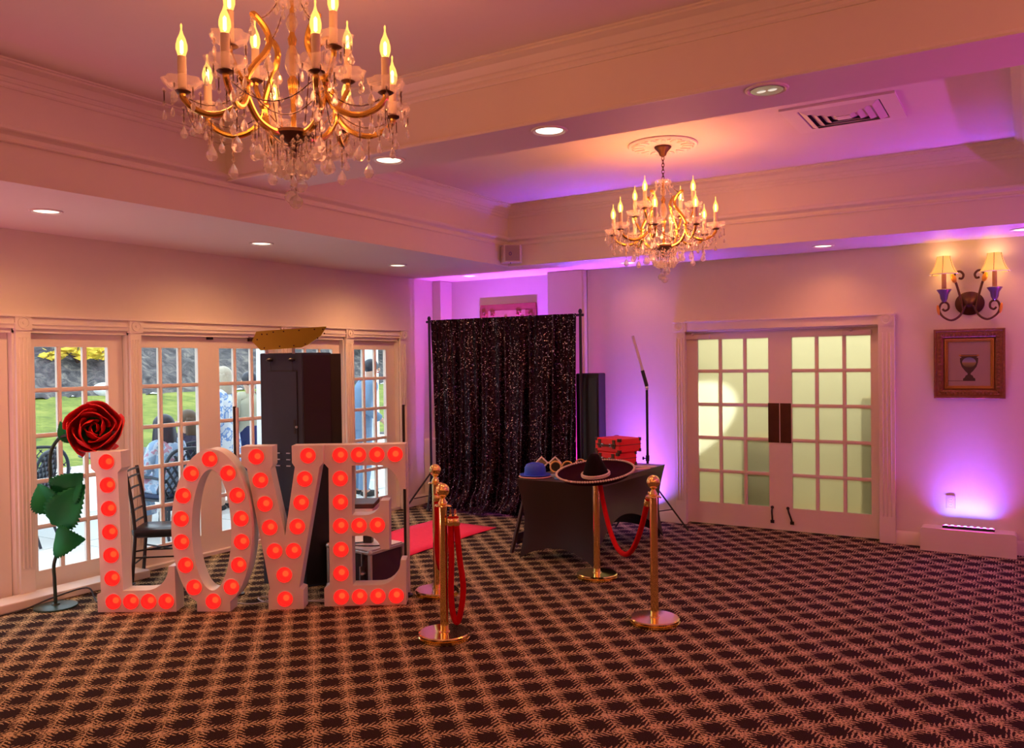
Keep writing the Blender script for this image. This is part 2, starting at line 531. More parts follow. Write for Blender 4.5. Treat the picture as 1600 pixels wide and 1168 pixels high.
class MB:
    def __init__(s):
        s.v, s.f, s.mi = [], [], []

    def add(s, vs, fs, m=0):
        b = len(s.v)
        s.v += [tuple(v) for v in vs]
        s.f += [tuple(i + b for i in f) for f in fs]
        s.mi += [m] * len(fs)
        return s

    def box(s, c, d, rz=0.0, m=0, M4=None):
        vs = []
        for i in range(8):
            p = Vector(((i & 1) - .5, ((i >> 1) & 1) - .5, ((i >> 2) & 1) - .5))
            p = Vector((p.x * d[0], p.y * d[1], p.z * d[2]))
            if M4 is not None:
                p = M4 @ p
            elif rz:
                p = Matrix.Rotation(rz, 3, 'Z') @ p
            vs.append(p + Vector(c))
        return s.add(vs, [(0, 2, 3, 1), (4, 5, 7, 6), (0, 1, 5, 4), (2, 6, 7, 3), (0, 4, 6, 2), (1, 3, 7, 5)], m)

    def span(s, a, b, m=0):
        return s.box([(a[i] + b[i]) / 2 for i in range(3)], [abs(b[i] - a[i]) for i in range(3)], m=m)

    def bar(s, a, b, wx, wy, m=0):
        a, b = Vector(a), Vector(b)
        x, y, z = basis(b - a)
        R = Matrix((x, y, z)).transposed()
        return s.box((a + b) / 2, (wx, wy, (b - a).length), m=m, M4=R)

    def tube(s, pts, r, n=8, m=0, caps=True, closed=False):
        pts = [Vector(p) for p in pts]
        k = len(pts)
        rs = r if isinstance(r, (list, tuple)) else [r] * k
        vs, fs = [], []
        prev = None
        for i, p in enumerate(pts):
            if closed:
                d = pts[(i + 1) % k] - pts[i - 1]
            else:
                d = pts[min(i + 1, k - 1)] - pts[max(i - 1, 0)]
            if d.length < 1e-9:
                d = Vector((0, 0, 1))
            d.normalize()
            if prev is None:
                x, y, _ = basis(d)
            else:
                x = (prev - d * prev.dot(d))
                x = x.normalized() if x.length > 1e-6 else basis(d)[0]
                y = d.cross(x)
            prev = x
            for j in range(n):
                a = 2 * pi * j / n
                vs.append(p + (x * cos(a) + y * sin(a)) * rs[i])
        for i in range(k if closed else k - 1):
            i2 = (i + 1) % k
            for j in range(n):
                fs.append((i * n + j, i * n + (j + 1) % n, i2 * n + (j + 1) % n, i2 * n + j))
        if caps and not closed:
            fs.append(tuple(range(n))[::-1])
            fs.append(tuple((k - 1) * n + j for j in range(n)))
        return s.add(vs, fs, m)

    def cyl(s, a, b, r0, r1=None, n=16, m=0):
        return s.tube([a, b], [r0, r0 if r1 is None else r1], n, m)

    def lathe(s, prof, n=24, c=(0, 0, 0), R=None, m=0, mod=None, caps=True):
        vs, fs = [], []
        k = len(prof)
        for i, (r, z) in enumerate(prof):
            for j in range(n):
                a = 2 * pi * j / n
                q = r * (mod(a, i / (k - 1)) if mod else 1)
                p = Vector((q * cos(a), q * sin(a), z))
                if R is not None:
                    p = R @ p
                vs.append(p + Vector(c))
        for i in range(k - 1):
            for j in range(n):
                fs.append((i * n + j, i * n + (j + 1) % n, (i + 1) * n + (j + 1) % n, (i + 1) * n + j))
        if caps and prof[0][0] > 1e-6:
            fs.append(tuple(range(n))[::-1])
        if caps and prof[-1][0] > 1e-6:
            fs.append(tuple((k - 1) * n + j for j in range(n)))
        return s.add(vs, fs, m)

    def ell(s, c, r, nu=12, nv=8, R=None, m=0):
        r = (r, r, r) if isinstance(r, (int, float)) else r
        vs, fs = [], []
        for i in range(nv + 1):
            th = pi * i / nv
            for j in range(nu):
                a = 2 * pi * j / nu
                p = Vector((r[0] * sin(th) * cos(a), r[1] * sin(th) * sin(a), -r[2] * cos(th)))
                if R is not None:
                    p = R @ p
                vs.append(p + Vector(c))
        for i in range(nv):
            for j in range(nu):
                fs.append((i * nu + j, i * nu + (j + 1) % nu, (i + 1) * nu + (j + 1) % nu, (i + 1) * nu + j))
        return s.add(vs, fs, m)

    def prism(s, poly, fn, d0, d1, m=0):
        n = len(poly)
        vs = [fn(a, b, d0) for a, b in poly] + [fn(a, b, d1) for a, b in poly]
        fs = [tuple(range(n))[::-1], tuple(range(n, 2 * n))]
        fs += [(i, (i + 1) % n, n + (i + 1) % n, n + i) for i in range(n)]
        return s.add(vs, fs, m)

    def grid(s, rows, m=0, thick=0.0):
        nr, nc = len(rows), len(rows[0])
        vs = [p for r in rows for p in r]
        fs = [(i * nc + j, i * nc + j + 1, (i + 1) * nc + j + 1, (i + 1) * nc + j) for i in range(nr - 1) for j in range(nc - 1)]
        return s.add(vs, fs, m)

    def mesh(s, name, mats, smooth=40):
        me = bpy.data.meshes.new(name)
        me.from_pydata(s.v, [], s.f)
        for mm in (mats if isinstance(mats, (list, tuple)) else [mats]):
            me.materials.append(mm)
        me.polygons.foreach_set('material_index', s.mi)
        bm = bmesh.new()
        bm.from_mesh(me)
        bmesh.ops.remove_doubles(bm, verts=bm.verts, dist=1e-6)
        bmesh.ops.recalc_face_normals(bm, faces=bm.faces)
        bm.to_mesh(me)
        bm.free()
        if smooth:
            me.polygons.foreach_set('use_smooth', [True] * len(me.polygons))
            me.set_sharp_from_angle(angle=radians(smooth))
        return me

    def build(s, name, mats, parent=None, smooth=40, loc=None, rz=0, bevel=0, solid=0, kind=None, label=None):
        o = bpy.data.objects.new(name, s.mesh(name, mats, smooth))
        COL.objects.link(o)
        return fin(o, parent, loc, rz, bevel, solid, kind, label)


def fin(o, parent=None, loc=None, rz=0, bevel=0, solid=0, kind=None, label=None):
    if parent is not None:
        o.parent = parent
    if loc is not None:
        o.location = loc
    if rz:
        o.rotation_euler = (0, 0, rz)
    if solid:
        md = o.modifiers.new('solid', 'SOLIDIFY')
        md.thickness = solid
        md.offset = 0
    if bevel:
        md = o.modifiers.new('bevel', 'BEVEL')
        md.width = bevel
        md.segments = 2
        md.limit_method = 'ANGLE'
        md.angle_limit = radians(40)
    if kind:
        o['kind'] = kind
    if label:
        o['label'] = label
    return o


def inst(name, me, parent, loc=(0, 0, 0), rot=None, scale=None):
    o = bpy.data.objects.new(name, me)
    COL.objects.link(o)
    o.parent = parent
    o.location = loc
    if rot is not None:
        o.rotation_euler = rot
    if scale is not None:
        o.scale = scale
    return o


def thing(name, label, cat, loc=(0, 0, 0), rz=0, group=None):
    o = bpy.data.objects.new(name, None)
    COL.objects.link(o)
    o.empty_display_size = 0.05
    o.location = loc
    o.rotation_euler = (0, 0, rz)
    return tag(o, label, cat, group)


def tag(o, label, cat, group=None):
    o['label'] = label
    o['category'] = cat
    if group:
        o['group'] = group
    return o


def dup(root, loc=None, rz=None, label=None, group=None):
    def cp(o, parent):
        c = o.copy()
        COL.objects.link(c)
        c.parent = parent
        for ch in o.children:
            cp(ch, c)
        return c
    r = cp(root, None)
    if loc is not None:
        r.location = loc
    if rz is not None:
        r.rotation_euler = (0, 0, rz)
    if label:
        r['label'] = label
    if group:
        r['group'] = group
    return r


def smoothpath(ctrl, n=8):
    """Catmull-Rom through control points"""
    P = [Vector(p) for p in ctrl]
    P = [P[0] * 2 - P[1]] + P + [P[-1] * 2 - P[-2]]
    out = []
    for i in range(1, len(P) - 2):
        for k in range(n):
            t = k / n
            a, b, c, d = P[i - 1], P[i], P[i + 1], P[i + 2]
            out.append(0.5 * ((2 * b) + (c - a) * t + (2 * a - 5 * b + 4 * c - d) * t * t + (3 * b - a - 3 * c + d) * t ** 3))
    out.append(P[-2])
    return out


R_ = Vector((0.85, 0.527, 0))      # direction along the picture's rows, on the ground
F_ = Vector((-0.527, 0.85, 0))

# ------------------------------------------------------------------ room shell
XL, YB, ZS, ZM, ZC = -6.42, 8.52, 2.785, 3.04, 3.43
XF, YF = -4.80, 7.69           # faces of the dropped border
XR, YN = 4.6, -4.4
BY0, BY1 = 3.95, 4.37          # cross beam

MB().span((XL - .2, YN - .2, -.12), (XR + .2, YB + .24, 0)).build('floor', M['carpet'], kind='structure', smooth=0)
# left wall: piers and header around the glazed doors
OPEN = [(2.42, 3.32), (3.43, 4.25), (4.35, 5.91), (6.02, 6.84), (6.97, 7.78)]
b = MB()
ys = [YN - .2] + [y for o in OPEN for y in o] + [YB + .4]
for i in range(0, len(ys), 2):
    b.span((XL - .16, ys[i], 0), (XL, ys[i + 1], 2.06))
b.span((XL - .16, YN - .2, 2.06), (XL, YB + .4, ZC + .1))
b.build('wall_left', M['wall'], kind='structure', smooth=0)
# back wall with a double door and an alcove at the corner
DX0, DX1 = -3.13, -1.18
b = MB()
b.span((-4.26, YB, 0), (DX0, YB + .2, 2.08))
b.span((DX1, YB, 0), (XR, YB + .2, 2.08))
b.span((-4.26, YB, 2.08), (XR, YB + .2, ZC + .1))
b.span((XL, 8.70, 0), (-4.26, 8.9, ZC + .1))
b.build('wall_back', M['wall'], kind='structure', smooth=0)
MB().span((-4.73, 8.42, 0), (-4.27, 8.72, ZS)).build('trim_1', M['wall'], kind='structure', smooth=0, bevel=.012)     # column
MB().span((XL, 8.46, .81), (-6.29, 8.72, ZS)).build('trim_2', M['wall'], kind='structure', smooth=0, bevel=.01)
MB().span((XL, 8.24, 0), (-5.86, 8.72, .81)).build('trim_3', M['wall'], kind='structure', smooth=0, bevel=.02)
MB().span((XR, YN, 0), (XR + .2, YB + .2, ZC + .1)).build('wall_right', M['wall'], kind='structure', smooth=0)
MB().span((XL - .16, YN - .2, 0), (XR + .2, YN, ZC + .1)).build('wall_front', M['wall'], kind='structure', smooth=0)

# ceiling: dropped border, two deep trays divided by a beam
b = MB()
b.span((XL, YN, ZS), (XF, YB + .2, ZC + .05))
b.span((XF, YF, ZS), (XR, YB + .2, ZC + .05))
b.build('ceiling', M['ceiling'], kind='structure', smooth=0)
MB().span((XF, YN, ZC), (XR, YF, ZC + .1)).build('ceiling_upper', M['ceiling'], kind='structure', smooth=0)
MB().span((XF, BY0, ZM), (XR, BY1, ZC)).build('ceiling_beam', M['ceiling'], kind='structure', smooth=0)
MB().span((0.04, BY1, ZM), (0.46, YF, ZC)).build('ceiling_side_beam', M['ceiling'], kind='structure', smooth=0)
MB().span((XL - .6, YN - .6, ZC + .1), (XR + .6, YB + 2.6, ZC + .25)).build('roof', M['ceiling'], kind='structure', smooth=0)


def molding(name, prof, a, b_, out, m='trim'):
    """prof: (distance out of the face, z) loop, swept from a to b"""
    a, b_, out = Vector(a), Vector(b_), Vector(out)
    n = len(prof)
    mb = MB()
    vs = [a + out * d + Vector((0, 0, z)) for d, z in prof] + [b_ + out * d + Vector((0, 0, z)) for d, z in prof]
    fs = [tuple(range(n)), tuple(range(n, 2 * n))[::-1]] + [(i, (i + 1) % n, n + (i + 1) % n, n + i) for i in range(n)]
    mb.add(vs, fs)
    return mb.build(name, M[m], kind='structure', smooth=25)


crown = [(0, 3.302), (.010, 3.302), (.016, 3.312), (.016, 3.328), (.026, 3.332), (.034, 3.345), (.034, 3.352), (.045, 3.356), (.055, 3.372), (.072, 3.392),
         (.098, 3.402), (.112, 3.408), (.112, 3.418), (.125, 3.422), (.125, 3.43), (0, 3.43)]
ledge = [(0, 3.000), (.018, 2.998), (.026, 3.004), (.026, 3.014), (.016, 3.020), (.016, 3.040), (.030, 3.050), (.052, 3.056), (.060, 3.064), (.060, 3.080), (.030, 3.086), (.022, 3.100), (0, 3.104)]
k = 0
for a, b_, o in [((XF, YN, 0), (XF, BY0, 0), (1, 0, 0)), ((XF, BY1, 0), (XF, YF, 0), (1, 0, 0)), ((XF, YF, 0), (.04, YF, 0), (0, -1, 0)),
                 ((XF, BY0, 0), (XR, BY0, 0), (0, -1, 0)), ((XF, BY1, 0), (.04, BY1, 0), (0, 1, 0)), ((.04, BY1, 0), (.04, YF, 0), (-1, 0, 0))]:
    k += 1
    molding('trim_%d' % (20 + k), crown, a, b_, o)
molding('trim_4', ledge, (XF, YN, 0), (XF, YF, 0), (1, 0, 0))
molding('trim_5', ledge, (XF, YF, 0), (XR, YF, 0), (0, -1, 0))
bead = [(0, 3.04), (.014, 3.04), (.018, 3.05), (.014, 3.062), (0, 3.066)]
molding('trim_6', bead, (XF, BY0, 0), (XR, BY0, 0), (0, -1, 0))

base = [(0, 0), (.016, 0), (.016, .10), (.010, .115), (0, .125)]
molding('baseboard_back', base, (-4.26, YB, 0), (DX0 - .08, YB, 0), (0, -1, 0))
molding('baseboard_back_right', base, (DX1 + .12, YB, 0), (XR, YB, 0), (0, -1, 0))
molding('baseboard_left', base, (XL, 7.90, 0), (XL, 8.24, 0), (1, 0, 0))
MB().span((XL, 2.2, 0), (-6.21, 4.27, .065)).build('trim_7', M['trim'], kind='structure', smooth=0, bevel=.008)     # low sill under the first doors
# heater cover that carries the light batten
b = MB()
poly = [(-.84, 0), (-.84, .185)] + [(-.84 + .03 * (1 - cos(i * pi / 8)), .185 + .02 * sin(i * pi / 8)) for i in range(1, 5)] + \
       [(-.09 - .03 * (1 - cos((4 - i) * pi / 8)), .185 + .02 * sin((4 - i) * pi / 8)) for i in range(0, 4)] + [(-.09, .185), (-.09, 0)]
b.prism(poly, lambda x, z, d: (x, d, z), 8.33, YB)
b.build('trim_8', M['trim'], kind='structure', smooth=30)

# casings on the left wall: fluted uprights, rosettes, head
b = MB()
posts = [(3.32, 3.43), (4.25, 4.35), (5.91, 6.02), (6.84, 6.97), (7.78, 7.90), (2.30, 2.42)]
for y0, y1 in posts:
    b.span((XL, y0, 0), (XL + .03, y1, 2.04))
    for j in range(3):
        yy = y0 + (j + 1) * (y1 - y0) / 4
        b.tube([(XL + .03, yy, .25), (XL + .03, yy, 1.98)], .008, 6)
b.span((XL, 2.3, 2.05), (XL + .026, 7.9, 2.135))
b.span((XL, 2.3, 2.135), (XL + .05, 7.92, 2.152))
b.span((XL, 2.3, 2.078), (XL + .036, 7.9, 2.092))
b.build('trim_9', M['trim'], kind='structure', smooth=30, bevel=.003)
for y0, y1 in posts:
    yc = (y0 + y1) / 2
    q = MB().span((XL, yc - .062, 2.035), (XL + .04, yc + .062, 2.15))
    RX = Matrix.Rotation(pi / 2, 3, 'Y')
    q.lathe([(.045, .04), (.045, .05), (.036, .05), (.032, .044), (.012, .044), (.012, .052), (0, .054)], 20, (XL, yc, 2.092), RX)
    q.build('rosette', M['trim'], bpy.data.objects['trim_9'], smooth=30)
# casing of the double door
b = MB()
for x0, x1 in ((DX0 - .09, DX0 + .03), (DX1 - .02, DX1 + .12)):
    b.span((x0, YB - .04, 0), (x1, YB, 2.05))
    for j in range(3):
        xx = x0 + (j + 1) * (x1 - x0) / 4
        b.tube([(xx, YB - .04, .25), (xx, YB - .04, 1.98)], .008, 6)
b.span((DX0 - .09, YB - .035, 2.055), (DX1 + .12, YB, 2.14))
b.span((DX0 - .10, YB - .06, 2.14), (DX1 + .13, YB, 2.158))
b.span((DX0 + .01, YB, 2.04), (DX1 - .01, YB + .12, 2.08))
b.span((DX0 - .0, YB, 0), (DX0 + .012, YB + .12, 2.07))
b.span((DX1 - .012, YB, 0), (DX1, YB + .12, 2.07))
b.build('trim_10', M['trim'], kind='structure', smooth=30, bevel=.003)
for xc in (DX0 - .03, DX1 + .05):
    q = MB().span((xc - .072, YB - .052, 2.045), (xc + .072, YB, 2.165))
    q.lathe([(.05, .05), (.05, .062), (.04, .062), (.035, .055), (.013, .055), (.013, .064), (0, .066)], 20, (xc, YB, 2.105), Matrix.Rotation(pi / 2, 3, 'X'))
    q.build('rosette', M['trim'], bpy.data.objects['trim_10'], smooth=30)
# jambs of the glazed openings
b = MB()
for y0, y1 in OPEN:
    b.span((XL - .16, y0, 0), (XL, y0 + .015, 2.05))
    b.span((XL - .16, y1 - .015, 0), (XL, y1, 2.05))
    b.span((XL - .16, y0, 2.018), (XL, y1, 2.07))
    b.span((XL - .16, y0, 0), (XL, y1, .03))
b.build('trim_11', M['trim'], kind='structure', smooth=0)


# ------------------------------------------------------------------ glazed doors
def french_door(n, org, du, width, height, gl0, gl1, gz, pane_mat, inward):
    """org: bottom hinge corner, du: unit vector along the leaf, inward: unit vector into the room"""
    org, du, inward = Vector(org), Vector(du), Vector(inward)
    root = bpy.data.objects.new('door_%d' % n, None)
    COL.objects.link(root)
    root['kind'] = 'structure'
    root.location = org

    def P(u, z, d):
        return du * u + inward * d + Vector((0, 0, z))

    def bx(mb, u0, u1, z0, z1, d0, d1, m=0):
        vs = [P(u, z, d) for d in (d0, d1) for z in (z0, z1) for u in (u0, u1)]
        mb.add(vs, [(0, 2, 3, 1), (4, 5, 7, 6), (0, 1, 5, 4), (2, 6, 7, 3), (0, 4, 6, 2), (1, 3, 7, 5)], m)
    T = .022
    f = MB()
    bx(f, 0, gl0, 0, height, -T, T)
    bx(f, gl1, width, 0, height, -T, T)
    bx(f, gl0, gl1, 0, gz[0], -T, T)
    bx(f, gl0, gl1, gz[1], height, -T, T)
    f.build('leaf_frame', M['door'], root, smooth=0)
    mw = .034
    cols, rows = 3, 5
    pw = (gl1 - gl0 - mw * (cols - 1)) / cols
    ph = (gz[1] - gz[0] - mw * (rows - 1)) / rows
    for i in range(1, cols):
        u0 = gl0 + i * (pw + mw) - mw
        g = MB()
        bx(g, u0, u0 + mw, gz[0], gz[1], -.014, .014)
        bx(g, u0 + .009, u0 + mw - .009, gz[0], gz[1], .014, .020)
        g.build('glazing_bar', M['door'], root, smooth=0)
    for j in range(1, rows):
        z0 = gz[0] + j * (ph + mw) - mw
        g = MB()
        bx(g, gl0, gl1, z0, z0 + mw, -.0135, .0135)
        bx(g, gl0, gl1, z0 + .009, z0 + mw - .009, .0135, .0195)
        g.build('glazing_bar', M['door'], root, smooth=0)
    for i in range(cols):
        for j in range(rows):
            g = MB()
            u0, z0 = gl0 + i * (pw + mw), gz[0] + j * (ph + mw)
            bx(g, u0 - .002, u0 + pw + .002, z0 - .002, z0 + ph + .002, -.003, .003)
            g.build('pane', pane_mat, root, smooth=0)
    return root, bx


XD = XL - .08
doors = [(2, 2.42, .88, .11, .75), (3, 3.40, .83, .10, .70), (4, 4.335, .78, .075, .645), (5, 5.115, .785, .10, .685), (6, 6.02, .81, .11, .70), (7, 6.955, .81, .10, .655)]
LD = {}
for n, y0, wd, g0, g1 in doors:
    LD[n] = french_door(n, (XD, y0, .03), (0, 1, 0), wd, 2.0, g0, g1, (.16, 1.885), M['glass'], (1, 0, 0))
for y0, y1 in OPEN:
    portal(y0, y1, .05, 2.04, XL - .18)
LEAF = 0.972
BD = {}
for n, x0, g0, g1 in ((8, DX0 + .008, .126, .870), (9, -2.142, .120, .858)):
    BD[n] = french_door(n, (x0, YB + .09, .012), (1, 0, 0), .958 if n == 9 else .980, 2.03, g0, g1, (.226, 1.948), M['frosted'], (0, -1, 0))
for n, u0, u1 in ((8, .865, .975), (9, .005, .112)):
    root, bx = BD[n]
    g = MB()
    bx(g, u0, u1, .885, 1.285, .022, .026)
    for uu in (u0 + .012, u1 - .012):
        for zz in (.90, 1.27):
            g.lathe([(.005, .026), (.005, .029), (0, .030)], 8, Vector((uu, 0, zz)), Matrix.Rotation(pi / 2, 3, 'X'))
    g.build('push_plate', M['bronze'], root, smooth=30, label='dark bronze push plate')
    uc = .90 if n == 8 else .075
    g = MB()
    g.tube([P for P in smoothpath([Vector((uc, -.026, .225)), Vector((uc + (.012 if n == 9 else 0), -.05, .19)), Vector((uc + (.03 if n == 9 else 0), -.04, .13)), Vector((uc + (.04 if n == 9 else 0), -.03, .085))], 4)], .009, 8)
    g.ell((uc, -.03, .225), (.017, .014, .017), 10, 6)
    g.box((uc + (.04 if n == 9 else 0), -.03, .08), (.035, .016, .03))
    g.build('door_stop', M['black'], root, smooth=40, label='black kick-down door stop')
    # overhead closer
    g = MB()
    cx = .14 if n == 8 else .74
    bx(g, cx - .13, cx + .13, 1.953, 2.0, .022, .065)
    g.bar((cx - .05, -.075, 2.005), (cx + (.17 if n == 8 else -.20), -.055, 2.035), .02, .006)
    g.bar((cx + (.17 if n == 8 else -.20), -.055, 2.037), (cx + (.26 if n == 8 else -.30), -.03, 2.04), .018, .006)
    g.cyl((cx - .05, -.05, 1.99), (cx - .05, -.08, 2.012), .012, n=10)
    g.build('door_closer', M['spkwhite'], root, smooth=30)
g = MB()
LD[4][1](g, .74, .80, 1.965, 1.99, .022, .045)
g.build('top_bolt', M['black'], LD[4][0], smooth=0)
g = MB()
LD[5][1](g, .44, .76, 1.955, 1.985, .022, .05)
g.bar(Vector((.08, .40, 1.995)), Vector((.06, .66, 1.975)), .014, .006)
g.build('door_closer', M['bronze'], LD[5][0], smooth=0)

# hall behind the frosted doors; unseen lamps stand in for its daylight
b = MB()
b.span((-4.6, 10.3, 0), (.4, 10.45, 2.7))
b.span((-4.6, 8.9, 0), (-4.45, 10.3, 2.7))
b.span((.25, 8.74, 0), (.4, 10.3, 2.7))
b.build('wall_hall', M['hall'], kind='structure', smooth=0)
MB().span((-4.6, 8.76, -.1), (.4, 10.45, -.001)).build('floor_hall', M['halltan'], kind='structure', smooth=0)
MB().span((-4.6, 8.74, 2.7), (.4, 10.45, 2.8)).build('ceiling_hall', M['hall'], kind='structure', smooth=0)
light('hall_daylight_fill', 'AREA', (-2.0, 9.7, 2.66), 48, (1.0, 0.94, 0.70), (-2.0, 9.6, 0), shape='RECTANGLE', size=3.5, size_y=.5)  # unseen area light standing in for daylight in the hall
light('hall_daylight', 'SPOT', (-1.0, 10.15, 2.4), 1500, (1.0, 0.95, 0.75), (-2.98, 8.7, 1.18), spot_size=radians(15), spot_blend=.25, shadow_soft_size=.03)


def hall_box(name, a, b_, m, label, cat):
    o = MB().span((-(b_[0] - a[0]) / 2, -(b_[1] - a[1]) / 2, 0), ((b_[0] - a[0]) / 2, (b_[1] - a[1]) / 2, b_[2])).build(name, m, smooth=0, bevel=.03,
        loc=((a[0] + b_[0]) / 2, (a[1] + b_[1]) / 2, 0))
    return tag(o, label, cat)


hall_box('hall_tone_block', (-2.62, 8.85), (-2.2, 9.3, .92), M['halltan'], 'tan block added as a blurred form behind the left frosted door', 'cabinet')  # block added to vary the tone seen through the panes
hall_box('hall_tone_block_tall', (-1.42, 8.85), (-1.15, 9.5, 1.35), M['halltan'], 'brown upright block added as a blurred form behind the right frosted door', 'block')  # second added block, gives the panes a brown blurred form


# ------------------------------------------------------------------ recessed lamps, vent, medallion, speaker
def can_light(x, y, z, label, power=80.0, r=.088, lit=True, dim=False):
    t = thing('recessed_light', label, 'ceiling light', (x, y, z), group='recessed ceiling lights')
    MB().lathe([(r * .86, -.001), (r * 1.02, -.010), (r * 1.13, -.007), (r * 1.16, 0)], 28).build('trim_ring', M['trim'], t)
    if dim:
        MB().lathe([(0, -.001), (r * .5, -.002), (r * .86, -.008)], 24).build('reflector', M['alu'], t)
        for s in (-1, 1):
            MB().ell((s * r * .3, 0, -.008), (r * .26, r * .10, .006), 10, 6).build('lamp', M['candim'], t)
    else:
        MB().lathe([(0, -.006), (r * .6, -.005), (r * .88, -.001)], 24).build('lens', M['candisc'], t)
    if power:
        light('recessed_light_beam', 'SPOT', (x, y, z - .03), power, (WARM if x > -5 else (1.0, .46, .18)), (x, y, 0), spot_size=radians(168 if x < -5 else 150), spot_blend=(1.0 if x < -5 else .8), shadow_soft_size=.08)
    return t


can_light(-5.50, 3.07, ZS, 'lit recessed light in the left border, nearest the camera')
can_light(-5.53, 4.91, ZS, 'lit recessed light in the left border, middle of three')
can_light(-5.64, 6.84, ZS, 'lit recessed light in the left border, farthest from camera')
can_light(-5.66, 8.20, ZS, 'lit recessed light over the black sequin curtain', 7)
can_light(-3.60, 8.16, ZS, 'lit recessed light behind the far chandelier', 8)
can_light(-1.61, 8.08, ZS, 'lit recessed light in the back border over the double doors', 15)
can_light(-.03, 8.05, ZS, 'lit recessed light at the right end of the back border', 11)
can_light(-3.44, 4.10, ZM, 'lit recessed light in the beam, right behind the near chandelier', 30)
can_light(-2.27, 4.09, ZM, 'bright recessed light in the middle of the cross beam', 30)
can_light(-1.06, 4.06, ZM, 'dim recessed light at the right of the cross beam', 0, dim=True)
# unseen lamps added behind the camera and beyond the right edge of the view
for x, y, z, p in ((-5.5, 1.0, ZS, 55), (-5.5, -1.2, ZS, 30), (1.2, 4.1, ZM, 30), (2.8, 4.1, ZM, 30), (1.8, 8.1, ZS, 9)):
    light('recessed_light_beam', 'SPOT', (x, y, z - .03), p, WARM, (x, y, 0), spot_size=radians(150), spot_blend=.8, shadow_soft_size=.08)
light('off_view_fill', 'POINT', (1.6, 2.3, 2.75), 42, WARM, shadow_soft_size=.3)  # warm fill added out of view; these points have no chandelier
light('off_view_fill', 'POINT', (-2.4, -1.6, 2.75), 42, WARM, shadow_soft_size=.3)
light('off_view_fill', 'POINT', (1.6, -1.6, 2.75), 42, WARM, shadow_soft_size=.3)

t = thing('ceiling_vent', 'square white ceiling air vent with stepped louvers in the far tray', 'vent', (-1.07, 6.095, ZC))
b = MB()
for x0, x1, y0, y1 in ((-.36, .36, .245, .325), (-.36, .36, -.325, -.245), (-.36, -.26, -.245, .245), (.26, .36, -.245, .245)):
    b.span((x0, y0, -.016), (x1, y1, 0))
b.build('face_plate', M['trim'], t, smooth=0)
MB().span((-.26, -.245, -.003), (.26, .245, 0)).build('dark_throat', M['black'], t, smooth=0)
for k in range(4):
    h = .25 - k * .055
    h2 = h - .045
    hy, hy2 = h * .245 / .26, h2 * .245 / .26
    b = MB()
    q = [(-h, -hy, -.010), (h, -hy, -.010), (h, hy, -.010), (-h, hy, -.010), (-h2, -hy2, -.004 - .028), (h2, -hy2, -.032), (h2, hy2, -.032), (-h2, hy2, -.032)]
    b.add(q, [(0, 1, 5, 4), (1, 2, 6, 5), (2, 3, 7, 6), (3, 0, 4, 7)])
    b.build('louver', M['trim'], t, smooth=0, solid=.003)
MB().span((-.045, -.042, -.036), (.045, .042, -.006)).build('louver_core', M['trim'], t, smooth=0)

t = thing('wall_speaker', 'small off-white wedge loudspeaker hung at the tray corner', 'speaker', (-4.70, 7.60, 2.90), radians(32))
poly = [(-.115, .055), (-.075, -.10), (.095, -.10), (.115, .055)]
b = MB()
vs = []
for z, sc_, dy in ((-.095, 1.0, .0), (.085, 1.0, -.012)):
    vs += [(x * sc_, y + dy - .04, z) for x, y in poly]
b.add(vs, [(3, 2, 1, 0), (4, 5, 6, 7), (0, 1, 5, 4), (1, 2, 6, 5), (2, 3, 7, 6), (3, 0, 4, 7)])
b.build('cabinet', M['spkwhite'], t, smooth=0, bevel=.006)
b = MB()
b.add([(-.066, -.143, -.085), (.086, -.143, -.085), (.086, -.155, .077), (-.066, -.155, .077), (-.066, -.136, -.085), (.086, -.136, -.085), (.086, -.148, .077), (-.066, -.148, .077)],
      [(0, 1, 2, 3), (7, 6, 5, 4), (0, 4, 5, 1), (1, 5, 6, 2), (2, 6, 7, 3), (3, 7, 4, 0)])
b.build('grille', M['spkgrille'], t, smooth=0)
MB().tube([(-.012 + .012 * cos(a * pi / 8), -.150, -.010 + .016 * sin(a * pi / 8)) for a in range(16)], .004, 6, closed=True).build('badge', M['purple'], t)
MB().bar((0, 0, -.02), (0, .06, 0), .03, .03).cyl((-.01, -.1, -.095), (-.01, -.1, -.112), .006, n=8).build('bracket', M['spkgrille'], t)

# ------------------------------------------------------------------ LOVE marquee letters
BULB_R = .054
DEPTH = .14


def arc(cx, cz, rx, rz, a0, a1, n=6):
    return [(cx + rx * cos(radians(a0 + (a1 - a0) * i / n)), cz + rz * sin(radians(a0 + (a1 - a0) * i / n))) for i in range(n + 1)]


dome = MB().lathe([(BULB_R, 0), (BULB_R * .96, .010), (BULB_R * .80, .021), (BULB_R * .55, .029), (BULB_R * .28, .033), (0, .034)], 24, caps=False)          # open at the back, the lamp core shows through
dome_me = dome.mesh('bulb', M['reddome'], 60)
core_me = MB().ell((0, 0, -.032), (.022, .022, .014), 12, 6).mesh('lamp_core', M['redlamp'], 60)
rim_me = MB().lathe([(BULB_R + .001, -.004), (BULB_R + .004, .003), (BULB_R + .008, 0)], 24, caps=False).mesh('bulb_rim', M['white'], 60)


